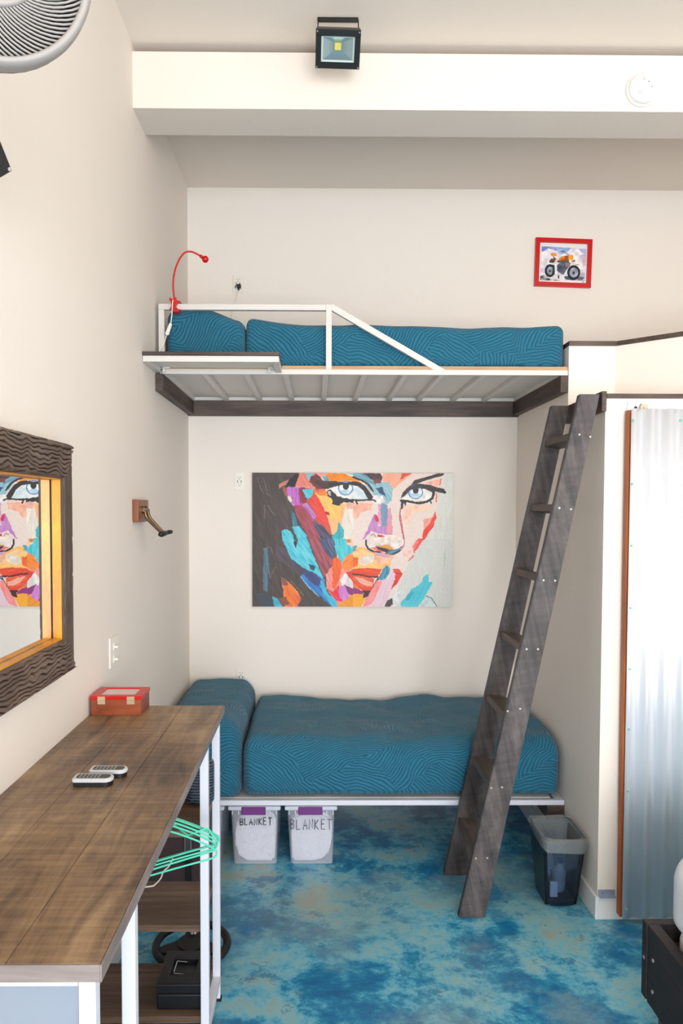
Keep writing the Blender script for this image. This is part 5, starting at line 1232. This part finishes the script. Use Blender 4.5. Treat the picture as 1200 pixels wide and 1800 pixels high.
obj('side_board', box(BX1-0.042, BX1-0.004, BY0+0.0385, BY1-0.0385, BZ0-0.006, BZ1, 0.003), M_pb, pb)
for x in (BX0+0.043, BX1-0.133):
    for y in (BY1-0.129, BY0+0.039): obj('leg', box(x, x+0.09, y, y+0.09, 0, BZ1-0.06, 0.003), M_leg, pb)
bm = new_bm(); add_box(bm, BX0+0.134, BX1-0.134, BY0+0.04, BY1-0.04, 0.30, 0.32); obj('slat_deck', bm, M_plywood, pb)
for y, z in ((-2.365, 0.30), (-2.365, 0.195), (-2.30, 0.275)):
    bm = new_bm(); add_disc(bm, (y, z), 'x', 0.006, BX0-0.0015 if y > -2.31 else BX0+0.0005, BX0+0.004, 12); obj('bolt', bm, M_scr, pb)
mt = obj('mattress', box(1.96, 3.34, -4.28, -2.36, 0.3205, 0.41, 0.03, 3), plain('mattress_ticking', (226, 224, 226), 0.8))
tag(mt, 'white mattress in the black platform bed under the duvet', 'mattress')
dv = obj('duvet', soft_box(1.926, 3.355, -4.29, -2.322, 0.411, 0.70, 0.11, 60, 70, 18, wob=0.012, seed=41, top=lambda x, y: 0.02*math.sin(x*4)*math.sin(y*3)), plain('white_cotton', (236, 236, 240), 0.8, bump=0.0008, bscale=30), smooth=True)
tag(dv, 'puffy white duvet bulging over the near bed at the right edge', 'duvet')

# ================================================================ WALL FAN
M_fan = plain('grey_fan_plastic', (158, 150, 145), 0.45)
fc = Vector((0.268, -3.70, 2.668)); camp = Vector((0.7836, -4.9296, 1.7699))
def set_fan():
    d_ = Vector((math.sin(yaw)*math.cos(pitch), math.cos(yaw)*math.cos(pitch), math.sin(pitch)))
    k = 1417.06; Rr = 0.1495
    v = f + r*((-20-572.03)/k) - u*((-79-956.36)/k); tt = (-3.70-camp.y)/v.y; c0_ = camp+v*tt
    return c0_, Rr*1.0
fc, FR = set_fan()
nz = (camp-fc).normalized(); nz = (nz+Vector((0.1, 0, 0.35))).normalized(); nx = Vector((0, 0, 1)).cross(nz).normalized(); ny = nz.cross(nx)
Fm = Matrix((nx, ny, nz)).transposed().to_4x4(); Fm.translation = fc
fan = thing('wall_fan', 'grey round wall fan with a ribbed grille at the upper left corner', 'fan', (0.02, fc.y, fc.z))
def ff_(bm):
    bmesh.ops.recalc_face_normals(bm, faces=bm.faces)
    for v in bm.verts: v.co = Fm @ v.co
    return bm
prof = [(FR*0.90, 0.012), (FR*0.93, 0.020), (FR*0.97, 0.018), (FR, 0.006), (FR*1.005, -0.012), (FR*0.99, -0.028), (FR*0.93, -0.03), (FR*0.91, -0.01)]
bm = new_bm(); rings = [[bm.verts.new((rr*math.cos(2*math.pi*k/72), rr*math.sin(2*math.pi*k/72), z)) for k in range(72)] for rr, z in prof]
for A, B in zip(rings, rings[1:]+rings[:1]):
    for k in range(72): bm.faces.new([A[k], A[(k+1) % 72], B[(k+1) % 72], B[k]])
obj('guard_rim', ff_(bm), M_fan, fan, smooth=True)
bm = new_bm()
for k in range(92):
    a0 = 2*math.pi*k/92
    pts = []
    for j in range(7):
        t_ = j/6; rr = FR*(0.47+0.45*t_); an = a0-0.62*(1-t_)
        pts.append((rr*math.cos(an), rr*math.sin(an), 0.012+0.012*(1-t_)))
    add_tube(bm, pts, 0.0018, 5)
obj('grille', ff_(bm), M_fan, fan, smooth=True)
bm = new_bm(); add_tube(bm, [(FR*0.46*math.cos(2*math.pi*k/48), FR*0.46*math.sin(2*math.pi*k/48), 0.024) for k in range(48)], 0.006, 8, closed=True)
obj('inner_ring', ff_(bm), M_fan, fan, smooth=True)
bm = new_bm()
for k in range(40):
    a0 = 2*math.pi*k/40; add_tube(bm, [(FR*c_*math.cos(a0+0.5*(0.5-c_)), FR*c_*math.sin(a0+0.5*(0.5-c_)), 0.026) for c_ in (0.2, 0.3, 0.38, 0.45)], 0.0018, 5)
obj('inner_grille', ff_(bm), M_fan, fan, smooth=True)
bm = new_bm(); add_disc(bm, (0, 0), 'z', FR*0.22, 0.018, 0.032, 32); obj('badge', ff_(bm), M_fan, fan)
for k in range(3):
    an = 2*math.pi*k/3; bm = new_bm(); g = []
    for i in range(9):
        row = []
        for j in range(7):
            rr = FR*(0.2+0.62*i/8); aa = an+(j/6-0.5)*1.3*(0.6+0.5*math.sin(math.pi*i/8)); row.append(bm.verts.new((rr*math.cos(aa), rr*math.sin(aa), -0.022+0.02*(j/6-0.5))))
        g.append(row)
    for i in range(8):
        for j in range(6): bm.faces.new([g[i][j], g[i+1][j], g[i+1][j+1], g[i][j+1]])
    o = obj('fan_blade', ff_(bm), plain('dark_fan_blade', (60, 62, 58), 0.4), fan, smooth=True)
    md = o.modifiers.new('s', 'SOLIDIFY'); md.thickness = 0.002
bm = new_bm(); prof = [(FR*0.2, -0.012), (FR*0.22, -0.035)]
bm = lathe([(FR*0.99, -0.031), (FR*0.94, -0.045), (FR*0.6, -0.06), (FR*0.4, -0.085), (FR*0.3, -0.11)], 48); obj('rear_housing', ff_(bm), plain('dark_fan_cage', (70, 70, 64), 0.5), fan, smooth=True)
bm = new_bm(); p1 = Fm @ Vector((0, 0, -0.10)); add_tube(bm, smooth_path([p1, (p1.x*0.5, p1.y+0.06, p1.z-0.01), (0.03, p1.y+0.08, p1.z-0.03)]), 0.016, 12); add_box(bm, 0.0, 0.03, p1.y+0.03, p1.y+0.13, p1.z-0.1, p1.z+0.05, 0.004)
obj('wall_bracket', bm, M_fan, fan)

# ================================================================ CEILING LAMP (just out of frame, lights the upper half of the room)
cl = thing('ceiling_lamp', 'round frosted ceiling lamp in front of the beam, outside the frame', 'lamp', (2.75, -3.3, 3.6))
obj('lamp_base', box(2.65, 2.85, -3.4, -3.2, 3.70, 3.729, 0.01), M_trim, cl)
ld_ = bpy.data.lights.new('ceiling_lamp_light', 'POINT'); ld_.energy = 20; ld_.color = (1.0, 0.82, 0.62); ld_.shadow_soft_size = 0.07
lo2 = bpy.data.objects.new('ceiling_lamp_light', ld_); lo2.location = (2.75, -3.1, 3.40); COL.objects.link(lo2)
